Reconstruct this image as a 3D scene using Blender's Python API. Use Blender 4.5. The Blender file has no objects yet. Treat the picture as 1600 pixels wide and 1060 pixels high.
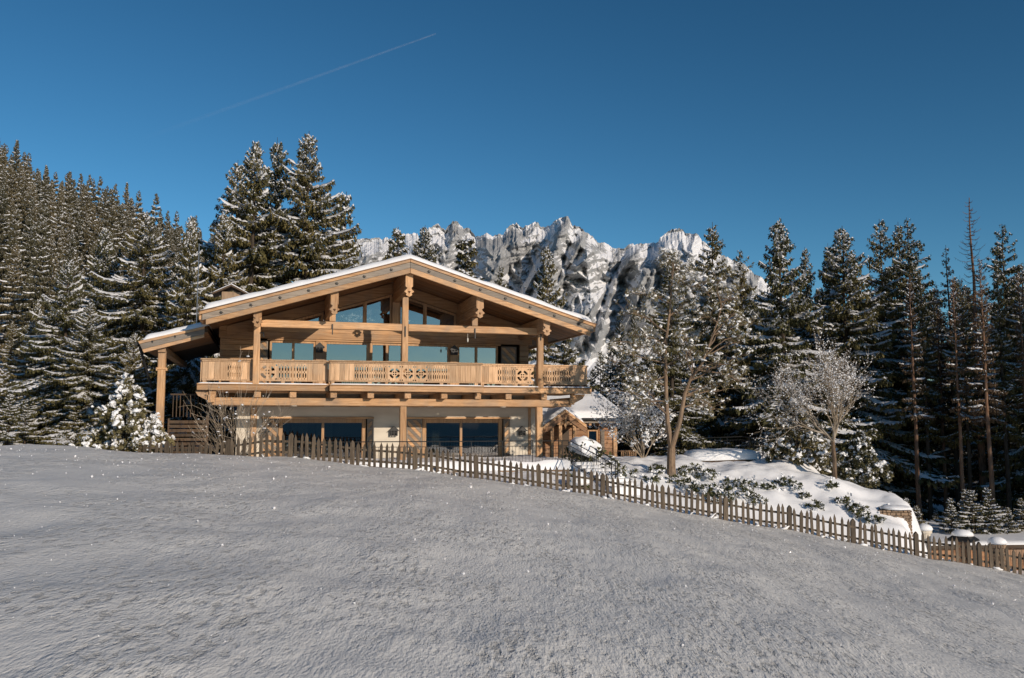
import bpy, bmesh, math, random
import numpy as np
from math import sin, cos, tan, atan, atan2, radians, pi, sqrt
from mathutils import Vector, Matrix
from mathutils.geometry import tessellate_polygon

SC = bpy.context.scene
COL = SC.collection
random.seed(7)
# ------------------------------------------------------------------ camera
F = 1360.0                       # focal length in photo pixels (1600 wide)
PITCH = atan(132 / F)
EYE = 1.5
cd = bpy.data.cameras.new('camera'); cam = bpy.data.objects.new('camera', cd); COL.objects.link(cam)
cd.sensor_width = 36; cd.lens = 36 * F / 1600; cd.clip_start = .1; cd.clip_end = 20000
cam.location = (0, 0, EYE); cam.rotation_euler = (pi / 2 + PITCH, 0, 0)
SC.camera = cam
# ------------------------------------------------------------------ sun and sky
SUN_EL = radians(18.0)
SUN_DIR = Vector((0.64 * cos(SUN_EL), -0.768 * cos(SUN_EL), sin(SUN_EL)))
W = bpy.data.worlds.new('World'); SC.world = W; W.use_nodes = True
wn = W.node_tree.nodes; wl = W.node_tree.links; wn.clear()
sky = wn.new('ShaderNodeTexSky'); sky.sky_type = 'NISHITA'; sky.sun_disc = False
sky.sun_elevation = SUN_EL; sky.sun_rotation = atan2(0.64, -0.768)
sky.altitude = 1400; sky.air_density = 1.0; sky.dust_density = 0.15; sky.ozone_density = 2.6
hs = wn.new('ShaderNodeHueSaturation'); hs.inputs['Saturation'].default_value = 1.15; hs.inputs['Hue'].default_value = 0.483
bgn = wn.new('ShaderNodeBackground'); bgn.inputs['Strength'].default_value = 0.050
wo = wn.new('ShaderNodeOutputWorld')
wl.new(sky.outputs[0], hs.inputs['Color']); gm = wn.new('ShaderNodeGamma'); gm.inputs[1].default_value = 1.34; wl.new(hs.outputs[0], gm.inputs[0]); wl.new(gm.outputs[0], bgn.inputs[0]); wl.new(bgn.outputs[0], wo.inputs[0])
sl = bpy.data.lights.new('sun', 'SUN'); sl.energy = 4.0; sl.angle = radians(0.53); sl.color = (1.0, 0.85, 0.69)
so = bpy.data.objects.new('sun', sl); COL.objects.link(so)
so.rotation_euler = SUN_DIR.to_track_quat('Z', 'Y').to_euler()
SC.view_settings.view_transform = 'Standard'; SC.view_settings.look = 'None'
SC.view_settings.exposure = 0.0; SC.view_settings.gamma = 1.0; SC.view_settings.use_curve_mapping = False
SC.cycles.max_bounces = 6; SC.cycles.diffuse_bounces = 3; SC.cycles.glossy_bounces = 3; SC.cycles.transparent_max_bounces = 8
SC.cycles.sample_clamp_indirect = 4.0
# ------------------------------------------------------------------ measuring helpers
def ray(u, v):
    x = (u - 800) / F; y = (530 - v) / F
    return (x, cos(PITCH) - y * sin(PITCH), sin(PITCH) + y * cos(PITCH))
def P(u, v, Y):
    r = ray(u, v); t = Y / r[1]; return (r[0] * t, Y, EYE + r[2] * t)
A = radians(15.8)
OX, OY = -4.303, 35.0            # middle of the balcony front
HX, HY, NX, NY = cos(A), sin(A), -sin(A), cos(A)
def hz(u, v, n):                 # along the front, height, in the plane n metres behind the balcony front
    r = ray(u, v); t = (n + OX * NX + OY * NY) / (r[0] * NX + r[1] * NY)
    x = r[0] * t - OX; y = r[1] * t - OY
    return x * HX + y * HY, EYE + r[2] * t
def hu(u, n): return hz(u, 600, n)[0]
# ------------------------------------------------------------------ materials
def mat(name, col, rough=.7, metal=0., spec=.5):
    m = bpy.data.materials.new(name); m.use_nodes = True
    b = m.node_tree.nodes['Principled BSDF']
    b.inputs['Base Color'].default_value = (*col, 1); b.inputs['Roughness'].default_value = rough
    b.inputs['Metallic'].default_value = metal; b.inputs['Specular IOR Level'].default_value = spec
    return m
def N(m, t, **k):
    n = m.node_tree.nodes.new('ShaderNode' + t)
    for a_, v in k.items():
        if a_ in n.inputs: n.inputs[a_].default_value = v
        else: setattr(n, a_, v)
    return n
def L(m, a_, b_): m.node_tree.links.new(a_, b_)
def ramp(m, src, stops):
    r = N(m, 'ValToRGB'); e = r.color_ramp.elements
    while len(e) < len(stops): e.new(.5)
    for q, (p_, c) in zip(e, stops):
        q.position = p_; q.color = (*c, 1) if len(c) == 3 else c
    L(m, src, r.inputs[0]); return r
def bump(m, src, dist, strength=1.):
    b = N(m, 'Bump'); b.inputs['Distance'].default_value = dist; b.inputs['Strength'].default_value = strength
    L(m, src, b.inputs['Height']); L(m, b.outputs[0], m.node_tree.nodes['Principled BSDF'].inputs['Normal']); return b
def wood(name, c1, c2, c3, grain=(1, 1, 1), rough=.65, grey=None, var=.36):
    m = mat(name, c2, rough, spec=.3); B = m.node_tree.nodes['Principled BSDF']
    tc = N(m, 'TexCoord'); mp = N(m, 'Mapping'); mp.inputs['Scale'].default_value = grain
    oi = N(m, 'ObjectInfo'); ad = N(m, 'VectorMath', operation='MULTIPLY_ADD')
    ad.inputs[1].default_value = (1, 1, 1)
    sc_ = N(m, 'VectorMath', operation='SCALE'); sc_.inputs[0].default_value = (13.1, 7.7, 29.3); L(m, oi.outputs['Random'], sc_.inputs['Scale'])
    L(m, tc.outputs['Object'], mp.inputs[0]); L(m, mp.outputs[0], ad.inputs[0]); L(m, sc_.outputs[0], ad.inputs[2])
    n1 = N(m, 'TexNoise'); n1.inputs['Scale'].default_value = 1.; n1.inputs['Detail'].default_value = 6; n1.inputs['Roughness'].default_value = .65; L(m, ad.outputs[0], n1.inputs[0])
    r = ramp(m, n1.outputs[0], [(.28, c1), (.5, c2), (.72, c3)])
    mx = N(m, 'Mix', data_type='RGBA', blend_type='MULTIPLY'); mx.inputs[0].default_value = 1
    rv = ramp(m, oi.outputs['Random'], [(0, (1 - var,) * 3), (1, (1 + var * .5,) * 3)])
    L(m, r.outputs[0], mx.inputs[6]); L(m, rv.outputs[0], mx.inputs[7])
    last = mx.outputs[2]
    n3 = N(m, 'TexNoise'); n3.inputs['Scale'].default_value = 1.3; n3.inputs['Detail'].default_value = 4; L(m, tc.outputs['Object'], n3.inputs[0])
    g = N(m, 'Mix', data_type='RGBA'); g.inputs[7].default_value = (*(grey or (.26, .2, .15)), 1)
    rg = ramp(m, n3.outputs[0], [(.44, (0, 0, 0)), (.72, (.62, .62, .62))]); L(m, rg.outputs[0], g.inputs[0]); L(m, last, g.inputs[6])
    vk = N(m, 'TexVoronoi'); vk.inputs['Scale'].default_value = .55; L(m, ad.outputs[0], vk.inputs[0])
    rk = ramp(m, vk.outputs['Distance'], [(.05, (.35, .25, .2)), (.11, (1, 1, 1))])
    k = N(m, 'Mix', data_type='RGBA', blend_type='MULTIPLY'); k.inputs[0].default_value = .8
    L(m, g.outputs[2], k.inputs[6]); L(m, rk.outputs[0], k.inputs[7])
    L(m, k.outputs[2], B.inputs['Base Color']); bump(m, n1.outputs[0], .006, .5)
    return m
WC = ((.31, .155, .07), (.56, .325, .16), (.70, .455, .26))
W_h = wood('larch_grain_along', *WC, (1.2, 22, 22))
W_v = wood('larch_grain_upright', *WC, (22, 22, 1.2))
W_n = wood('larch_grain_deep', *WC, (22, 1.2, 22))
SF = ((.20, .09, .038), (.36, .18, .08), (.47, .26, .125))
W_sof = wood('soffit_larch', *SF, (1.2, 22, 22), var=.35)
W_rail = wood('balcony_larch', (.32, .185, .095), (.58, .37, .21), (.72, .49, .31), (22, 22, 1.2), grey=(.42, .31, .21))
G3 = ((.15, .12, .095), (.26, .215, .17), (.38, .315, .25))
W_grey = wood('weathered_grey_boards', *G3, (1.2, 22, 22), grey=(.2, .18, .16))
W_fence = wood('old_fence_wood', (.05, .036, .024), (.105, .078, .053), (.19, .145, .10), (24, 24, 1.6), grey=(.085, .075, .06), var=.4)
W_dark = wood('dark_stained_wood', (.05, .03, .018), (.09, .055, .03), (.13, .08, .045), (1.2, 22, 22), grey=(.06, .05, .04))
W_red = wood('red_brown_boards', (.24, .11, .05), (.36, .18, .085), (.46, .26, .13), (1.2, 14, 14))
plaster = mat('white_plaster', (.64, .58, .48), .9)
t = N(plaster, 'TexNoise'); t.inputs['Scale'].default_value = 9; t.inputs['Detail'].default_value = 5
L(plaster, ramp(plaster, t.outputs[0], [(.3, (.54, .485, .40)), (.7, (.70, .635, .53))]).outputs[0], plaster.node_tree.nodes['Principled BSDF'].inputs['Base Color']); bump(plaster, t.outputs[0], .01, .4)
M_iron = mat('dark_iron', (.035, .035, .035), .5, .6)
M_steel = mat('pole_steel', (.35, .35, .36), .4, .8)
M_copper = mat('roof_edge_metal', (.12, .075, .05), .45, .7)
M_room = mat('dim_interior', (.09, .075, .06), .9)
M_linen = mat('pale_linen', (.6, .58, .52), .9)
M_bark = wood('spruce_bark', (.03, .022, .016), (.06, .043, .03), (.10, .072, .05), (9, 9, 2.5), .95, grey=(.07, .065, .055))
M_barkp = wood('pine_bark', (.09, .06, .04), (.19, .13, .085), (.29, .205, .135), (9, 9, 3), .95, grey=(.17, .145, .12))
M_barkr = wood('reddish_trunk_bark', (.12, .06, .035), (.22, .12, .07), (.3, .18, .11), (9, 9, 2.5), .95, grey=(.15, .12, .1))
M_twig = wood('frosty_twig', (.2, .15, .105), (.34, .27, .19), (.5, .42, .33), (9, 9, 9), .9, grey=(.5, .45, .39))
M_stone = mat('wall_stone', (.2, .15, .11), .9)
t = N(M_stone, 'TexNoise'); t.inputs['Scale'].default_value = 6; t.inputs['Detail'].default_value = 6
oi = N(M_stone, 'ObjectInfo')
mm = N(M_stone, 'Mix', data_type='RGBA'); mm.inputs[0].default_value = .5
L(M_stone, ramp(M_stone, t.outputs[0], [(.3, (.12, .085, .06)), (.7, (.42, .3, .2))]).outputs[0], mm.inputs[6])
L(M_stone, ramp(M_stone, oi.outputs['Random'], [(0, (.16, .12, .09)), (1, (.38, .25, .15))]).outputs[0], mm.inputs[7])
L(M_stone, mm.outputs[2], M_stone.node_tree.nodes['Principled BSDF'].inputs['Base Color']); bump(M_stone, t.outputs[0], .03)

def glassmat(name, tint, refl):
    m = bpy.data.materials.new(name); m.use_nodes = True; nt = m.node_tree; nt.nodes.clear()
    o = N(m, 'OutputMaterial'); mx = N(m, 'MixShader'); g = N(m, 'BsdfGlossy'); tr = N(m, 'BsdfTransparent')
    g.inputs['Roughness'].default_value = .012; g.inputs['Color'].default_value = (.55, .52, .50, 1)
    tr.inputs['Color'].default_value = (*tint, 1)
    tc = N(m, 'TexCoord'); n = N(m, 'TexNoise'); n.inputs['Scale'].default_value = .7; L(m, tc.outputs['Object'], n.inputs[0])
    b = N(m, 'Bump'); b.inputs['Distance'].default_value = .012; b.inputs['Strength'].default_value = .35; L(m, n.outputs[0], b.inputs['Height']); L(m, b.outputs[0], g.inputs['Normal'])
    mx.inputs[0].default_value = refl
    L(m, tr.outputs[0], mx.inputs[1]); L(m, g.outputs[0], mx.inputs[2]); L(m, mx.outputs[0], o.inputs[0])
    return m
M_glass = glassmat('window_glass', (.60, .64, .62), .42)

def snowmat(name, dimple=0., fine=.25, tint=(.86, .87, .89)):
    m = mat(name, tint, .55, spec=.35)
    tc = N(m, 'TexCoord')
    n1 = N(m, 'TexNoise'); n1.inputs['Scale'].default_value = 5.; n1.inputs['Detail'].default_value = 5; L(m, tc.outputs['Object'], n1.inputs[0])
    if not dimple:
        bump(m, n1.outputs[0], .05, fine); return m
    mp = N(m, 'Mapping'); mp.inputs['Rotation'].default_value = (0, 0, .12); mp.inputs['Scale'].default_value = (1, .34, 1); L(m, tc.outputs['Object'], mp.inputs[0])
    a1 = N(m, 'TexNoise'); a1.inputs['Scale'].default_value = 13; a1.inputs['Detail'].default_value = 5; a1.inputs['Roughness'].default_value = .62; a1.inputs['Distortion'].default_value = 0; L(m, mp.outputs[0], a1.inputs[0])
    a2 = N(m, 'TexNoise'); a2.inputs['Scale'].default_value = .8; a2.inputs['Detail'].default_value = 4; L(m, mp.outputs[0], a2.inputs[0])
    pit = ramp(m, a1.outputs[0], [(.28, (0, 0, 0)), (.45, (.8,) * 3), (.75, (1, 1, 1))])
    amt = ramp(m, a2.outputs[0], [(.40, (.18,) * 3), (.58, (1, 1, 1))])
    mu = N(m, 'Math', operation='MULTIPLY'); L(m, pit.outputs[0], mu.inputs[0]); L(m, amt.outputs[0], mu.inputs[1])
    a3 = N(m, 'TexNoise'); a3.inputs['Scale'].default_value = 38; a3.inputs['Detail'].default_value = 3; L(m, mp.outputs[0], a3.inputs[0])
    ad = N(m, 'Math', operation='MULTIPLY_ADD'); L(m, a3.outputs[0], ad.inputs[0]); ad.inputs[1].default_value = .30; L(m, mu.outputs[0], ad.inputs[2])
    bump(m, ad.outputs[0], dimple, 1.)
    return m
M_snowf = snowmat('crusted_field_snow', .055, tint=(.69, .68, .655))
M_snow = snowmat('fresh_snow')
M_snowt = mat('branch_snow', (.84, .85, .87), .6, spec=.3)

def leafmat(name, c1, c2):
    m = mat(name, c1, .7, spec=.25); B = m.node_tree.nodes['Principled BSDF']
    tc = N(m, 'TexCoord'); n = N(m, 'TexNoise'); n.inputs['Scale'].default_value = .9; n.inputs['Detail'].default_value = 6; n.inputs['Roughness'].default_value = .7
    L(m, tc.outputs['Object'], n.inputs[0]); oi = N(m, 'ObjectInfo')
    r = ramp(m, n.outputs[0], [(.3, c1), (.68, c2)])
    mx = N(m, 'Mix', data_type='RGBA', blend_type='MULTIPLY'); mx.inputs[0].default_value = 1
    L(m, r.outputs[0], mx.inputs[6]); L(m, ramp(m, oi.outputs['Random'], [(0, (.7, .75, .75)), (1, (1.2, 1.1, 1.))]).outputs[0], mx.inputs[7]); L(m, mx.outputs[2], B.inputs['Base Color'])
    return m
M_leaf = leafmat('spruce_needles', (.035, .04, .015), (.15, .125, .048))
M_leaff = leafmat('distant_spruce_needles', (.05, .048, .027), (.135, .115, .065))
M_leafd = leafmat('spruce_needles_dry', (.09, .06, .035), (.17, .115, .07))
M_leafp = leafmat('pine_needles', (.12, .11, .05), (.29, .24, .13))
M_leafb = leafmat('shrub_leaves', (.04, .05, .018), (.12, .12, .05))

# ------------------------------------------------------------------ object helpers
def link(o, parent=None):
    COL.objects.link(o)
    if parent is not None: o.parent = parent
    return o
def tag(o, label=None, cat=None, group=None, kind=None):
    if label: o['label'] = label
    if cat: o['category'] = cat
    if group: o['group'] = group
    if kind: o['kind'] = kind
    return o
def empty(name, loc, rz=0, label=None, cat=None, group=None):
    o = bpy.data.objects.new(name, None); o.location = loc; o.rotation_euler = (0, 0, rz); o.empty_display_size = .3
    link(o); return tag(o, label, cat, group)
def mesh_np(name, V, Q, mats, smooth=False, mi=None):
    V = np.asarray(V, np.float32).reshape(-1, 3); me = bpy.data.meshes.new(name)
    Q = np.asarray(Q, np.int32); k = Q.shape[1]
    me.vertices.add(len(V)); me.vertices.foreach_set('co', V.ravel())
    me.loops.add(Q.size); me.loops.foreach_set('vertex_index', Q.ravel())
    me.polygons.add(len(Q)); me.polygons.foreach_set('loop_start', np.arange(0, Q.size, k, dtype=np.int32))
    me.polygons.foreach_set('use_smooth', np.full(len(Q), smooth))
    for m in (mats if isinstance(mats, (list, tuple)) else [mats]): me.materials.append(m)
    if mi is not None: me.polygons.foreach_set('material_index', np.asarray(mi, np.int32))
    me.update(calc_edges=True); return me
def obj(name, me, parent=None, loc=(0, 0, 0)):
    o = bpy.data.objects.new(name, me); o.location = loc; return link(o, parent)
class MB:
    def __init__(s): s.v = []; s.f = []
    def add(s, vs, fs):
        b = len(s.v); s.v += [tuple(q) for q in vs]; s.f += [tuple(b + i for i in f) for f in fs]; return s
    def box(s, x0, x1, y0, y1, z0, z1):
        if x0 > x1: x0, x1 = x1, x0
        return s.add([(x0, y0, z0), (x1, y0, z0), (x1, y1, z0), (x0, y1, z0), (x0, y0, z1), (x1, y0, z1), (x1, y1, z1), (x0, y1, z1)],
              [(0, 3, 2, 1), (4, 5, 6, 7), (0, 1, 5, 4), (1, 2, 6, 5), (2, 3, 7, 6), (3, 0, 4, 7)])
    def prism(s, poly, y0, y1, holes=()):            # polygon in x,z pushed along y
        loops = [list(poly)] + [list(h) for h in holes]
        pts = [q for l in loops for q in l]
        tr = tessellate_polygon([[Vector((x, z, 0)) for x, z in l] for l in loops])
        n = len(pts); vs = [(x, y0, z) for x, z in pts] + [(x, y1, z) for x, z in pts]
        fs = []
        for a_, b_, c in tr:
            ax, az = pts[a_]; bx, bz = pts[b_]; cx, cz = pts[c]
            ccw = (bx - ax) * (cz - az) - (bz - az) * (cx - ax) > 0
            f = (a_, b_, c) if ccw else (c, b_, a_)
            fs.append(f); fs.append((f[2] + n, f[1] + n, f[0] + n))
        o = 0
        for li, l in enumerate(loops):
            ar = sum(l[i][0] * l[(i + 1) % len(l)][1] - l[(i + 1) % len(l)][0] * l[i][1] for i in range(len(l)))
            for i in range(len(l)):
                p_, q = o + i, o + (i + 1) % len(l)
                fs.append((q, p_, p_ + n, q + n) if (ar > 0) == (li == 0) else (p_, q, q + n, p_ + n))
            o += len(l)
        return s.add(vs, fs)
    def tube(s, pts, rad, k=6, cap=True):
        pts = [Vector(q) for q in pts]; m = len(pts)
        rad = [rad] * m if not hasattr(rad, '__len__') else rad
        vs = []; ref = Vector((.3, .2, 1)).normalized()
        for i, q in enumerate(pts):
            d = (pts[min(i + 1, m - 1)] - pts[max(i - 1, 0)]).normalized()
            a_ = d.cross(ref)
            if a_.length < .05: a_ = d.cross(Vector((1, 0, 0)))
            a_.normalize(); b_ = d.cross(a_)
            for j in range(k):
                t_ = 2 * pi * j / k; vs.append(q + (a_ * cos(t_) + b_ * sin(t_)) * rad[i])
        fs = [(i * k + j, i * k + (j + 1) % k, (i + 1) * k + (j + 1) % k, (i + 1) * k + j) for i in range(m - 1) for j in range(k)]
        if cap: fs += [tuple(reversed(range(k))), tuple((m - 1) * k + j for j in range(k))]
        return s.add(vs, fs)
    def lathe(s, prof, k=14, c=(0, 0, 0)):
        vs = [(c[0] + r * cos(2 * pi * j / k), c[1] + r * sin(2 * pi * j / k), c[2] + z) for r, z in prof for j in range(k)]
        m = len(prof)
        return s.add(vs, [(i * k + j, i * k + (j + 1) % k, (i + 1) * k + (j + 1) % k, (i + 1) * k + j) for i in range(m - 1) for j in range(k)] + [tuple(reversed(range(k))), tuple((m - 1) * k + j for j in range(k))])
    def me(s, name, m, bevel=0, smooth=False):
        me = bpy.data.meshes.new(name); me.from_pydata(s.v, [], s.f)
        for q in (m if isinstance(m, (list, tuple)) else [m]): me.materials.append(q)
        if bevel:
            bm = bmesh.new(); bm.from_mesh(me)
            ed = [e for e in bm.edges if len(e.link_faces) == 2 and e.calc_face_angle(0) > .5]
            bmesh.ops.bevel(bm, geom=ed, offset=bevel, segments=1, affect='EDGES', clamp_overlap=True)
            bm.to_mesh(me); bm.free()
        if smooth: me.polygons.foreach_set('use_smooth', [True] * len(me.polygons))
        me.update(); return me
    def obj(s, name, m, parent=None, bevel=0, smooth=False, loc=(0, 0, 0)): return obj(name, s.me(name, m, bevel, smooth), parent, loc)
# value noise, vectorised
_rng = np.random.default_rng(11); _T = _rng.random((256, 256))
def vnoise(x, y):
    x = np.asarray(x, float); y = np.asarray(y, float)
    xi = np.floor(x).astype(int); yi = np.floor(y).astype(int); fx = x - xi; fy = y - yi
    fx = fx * fx * fx * (fx * (fx * 6 - 15) + 10); fy = fy * fy * fy * (fy * (fy * 6 - 15) + 10)
    g = lambda a_, b_: _T[a_ & 255, b_ & 255]
    return (g(xi, yi) * (1 - fx) + g(xi + 1, yi) * fx) * (1 - fy) + (g(xi, yi + 1) * (1 - fx) + g(xi + 1, yi + 1) * fx) * fy
def fbm(x, y, o=4, g=.5, ridged=False):
    s = 0; a_ = 1; n = 0
    for i in range(o):
        v = vnoise(x * 2 ** i + 17.3 * i, y * 2 ** i + 5.1 * i)
        if ridged: v = 1 - np.abs(2 * v - 1)
        s = s + a_ * v; n += a_; a_ *= g
    return s / n
def sstep(a_, b_, x):
    t_ = np.clip((np.asarray(x, float) - a_) / (b_ - a_), 0, 1); return t_ * t_ * (3 - 2 * t_)

# ------------------------------------------------------------------ ground shape
_fx = [-60, -25, -17.2, -15, -12.9, -10.8, -9.3, -6.6, -4.7, -2.8, -.56, 1.8, 3.15, 5.05, 8.1, 9.7, 11.9, 14, 16.6, 22, 30, 60]
_fz = [1.5, .85, .78, .84, .74, .62, .48, .29, .09, -.1, -.38, -.8, -1.01, -1.39, -1.96, -2.13, -2.56, -2.93, -3.4, -4.4, -5.6, -7.5]
def zf(x): return np.interp(x, _fx, _fz)
_mp = [P(*q) for q in [(950, 748, 33.2), (960, 722, 36), (1000, 718, 38), (1050, 743, 33.7), (1050, 717, 38), (1100, 757, 33.2), (1130, 724, 37.5), (1190, 723, 38),
    (1234, 719, 38), (1190, 760, 33.5), (1257, 728, 37), (1292, 747, 35.7), (1318, 752, 35.2), (1347, 761, 34.6), (1385, 782, 33.8), (1414, 790, 33.2), (1260, 775, 33),
    (1330, 800, 32.2), (1400, 820, 31.4), (1402, 819, 32.3), (1388, 817, 32.3), (1150, 790, 31.6), (1000, 770, 31.8)]]
_mp += [(x, 30.4, float(zf(x)) - .12) for x in (-2, 0.5, 3, 5, 7, 9, 11, 13, 15)] + [(4, 44, -.2), (9, 46, -.3), (12, 42, -1), (-2, 36, -.35), (0, 40, -.3), (15, 38, -2.2)]
_mp = np.array(_mp)
def _tps(r): return np.where(r > 1e-9, r * r * np.log(r + 1e-12), 0)
_D = np.hypot(_mp[:, None, 0] - _mp[None, :, 0], _mp[:, None, 1] - _mp[None, :, 1])
_n = len(_mp); _Am = np.zeros((_n + 3, _n + 3)); _Am[:_n, :_n] = _tps(_D) + .05 * np.eye(_n)
_Am[:_n, _n] = 1; _Am[:_n, _n + 1:] = _mp[:, :2]; _Am[_n:, :_n] = _Am[:_n, _n:].T
_w = np.linalg.solve(_Am, np.concatenate([_mp[:, 2], [0, 0, 0]]))
def ground(x, y):
    x = np.asarray(x, float); y = np.asarray(y, float); x, y = np.broadcast_arrays(x, y)
    fz = (zf(x - .7) + zf(x) + zf(x + .7)) / 3 + .25 * (1 - np.clip(y, 0, 30) / 29.5)
    fz = np.where(y < 0, fz + .02 * y, fz)
    fz = fz + (.24 * (fbm(x * .35, y * .3, 4, .55) - .5) + .05 * (fbm(x * 1.3 + 5, y * .8, 3) - .5)) * sstep(1, 5, y)
    fz = fz - .55 * sstep(27.2, 29.6, y) * sstep(-7.5, -11, x)
    # behind the fence
    xm = np.clip(x, -3, 17); ym = np.clip(y, 30, 46); mz = np.zeros_like(x)
    sel = (y > 28) & (x > -6) & (x < 25) & (y < 60)
    if sel.any():
        xs, ys = xm[sel], ym[sel]; r = np.hypot(xs[:, None] - _mp[None, :, 0], ys[:, None] - _mp[None, :, 1])
        mz_s = _tps(r) @ _w[:_n] + _w[_n] + _w[_n + 1] * xs + _w[_n + 2] * ys
        mz_s = mz_s + .5 * (fbm(xs * .95 + 3, ys * .9, 4, .55) - .45) * sstep(31, 32.5, ys)
        mz[sel] = mz_s
    xr = np.interp(y, [29, 30.5, 31.7, 32.25, 32.8, 33.4, 34.5, 36, 39, 42, 50, 60], [13.2, 13.3, 14.0, 14.2, 14.6, 15.0, 14.9, 13.7, 12.2, 11.5, 10, 8])
    low = -4.7 + .5 * (fbm(x * .1, y * .1, 3) - .5)
    low = np.where(y < 36, np.minimum(low, zf(x) - .35 + 0 * x), low)
    flat = np.full_like(x, -.35)
    base = np.where(x < -3, flat, flat + (mz - flat) * sstep(-3, 0, x))
    base = base + (-4.7 - base) * sstep(44, 54, y) * sstep(-10, 4, x)
    k = sstep(0, np.interp(y, [31.4, 32.2, 34], [1.9, .7, 1.6]), x - xr); bk = base * (1 - k) + low * k
    hill = -.4 * x + .088 * y - 15.4 + 4.5 * sstep(70, 130, y)
    hill = hill - .012 * np.clip(y - 150, 0, None) ** 1.6
    hill = hill + 3 * (fbm(x * .03, y * .03, 3) - .5)
    bk = np.maximum(bk, np.where(y > 34, hill, -50))
    back = sstep(29.6, 30.4, y)
    z = fz * (1 - back) + bk * back
    return z
def gz(x, y): return float(ground(np.array([x]), np.array([y]))[0])
def hit(u, v, y0=30.4, y1=60):
    ys = np.linspace(y0, y1, 600); r = ray(u, v)
    xs = r[0] / r[1] * ys; zs = EYE + r[2] / r[1] * ys; g = ground(xs, ys); i = np.argmax(g >= zs)
    return (float(xs[i]), float(ys[i]), float(g[i]))
def spaced(segs):
    out = []
    for a_, b_, n in segs: out += list(np.linspace(a_, b_, n, endpoint=False))
    return np.array(out + [segs[-1][1]])
def grid_mesh(name, xs, ys, m, fn=ground):
    X, Y = np.meshgrid(xs, ys); Z = fn(X, Y); nx, ny = len(xs), len(ys)
    V = np.stack([X, Y, Z], -1).reshape(-1, 3); i = np.arange(nx * ny).reshape(ny, nx)
    Q = np.stack([i[:-1, :-1], i[:-1, 1:], i[1:, 1:], i[1:, :-1]], -1).reshape(-1, 4)
    return mesh_np(name, V, Q, m, True)
xs = spaced([(-1600, -40, 18), (-40, -18, 40), (-18, 19, 260), (19, 45, 45), (45, 1600, 18)])
ys = spaced([(-1600, -20, 16), (-20, 2, 22), (2, 12, 80), (12, 30, 90)])
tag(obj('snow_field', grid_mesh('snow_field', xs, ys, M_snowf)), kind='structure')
xs = spaced([(-500, -120, 20), (-120, -18, 60), (-18, 20, 230), (20, 60, 30), (60, 500, 20)])
ys = spaced([(30, 42, 90), (42, 60, 50), (60, 180, 60), (180, 900, 24)])
tag(obj('snowy_garden_ground', grid_mesh('snowy_garden_ground', xs, ys, M_snow)), kind='structure')
# unseen hills behind the camera, added and toned pale for the window reflections
def hills_me():
    th = np.linspace(radians(150), radians(390), 90); rr = np.array([700., 900, 1150, 1500]); V = []
    for j, r in enumerate(rr):
        hgt = np.array([-90, 15, 38, 62])[j] * (.6 + .8 * fbm(th * 4 + 9, th * 0 + j * .3, 3))
        V.append(np.stack([r * np.cos(th), r * np.sin(th), hgt], -1))
    V = np.array(V); i = np.arange(90 * 4).reshape(4, 90)
    Q = np.stack([i[:-1, :-1], i[:-1, 1:], i[1:, 1:], i[1:, :-1]], -1).reshape(-1, 4)
    return mesh_np('unseen_valley_hills', V.reshape(-1, 3), Q, mat('pale_mirrored_hillside', (.52, .52, .48), .95), True)
tag(obj('unseen_valley_hills', hills_me()), kind='structure')
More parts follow.
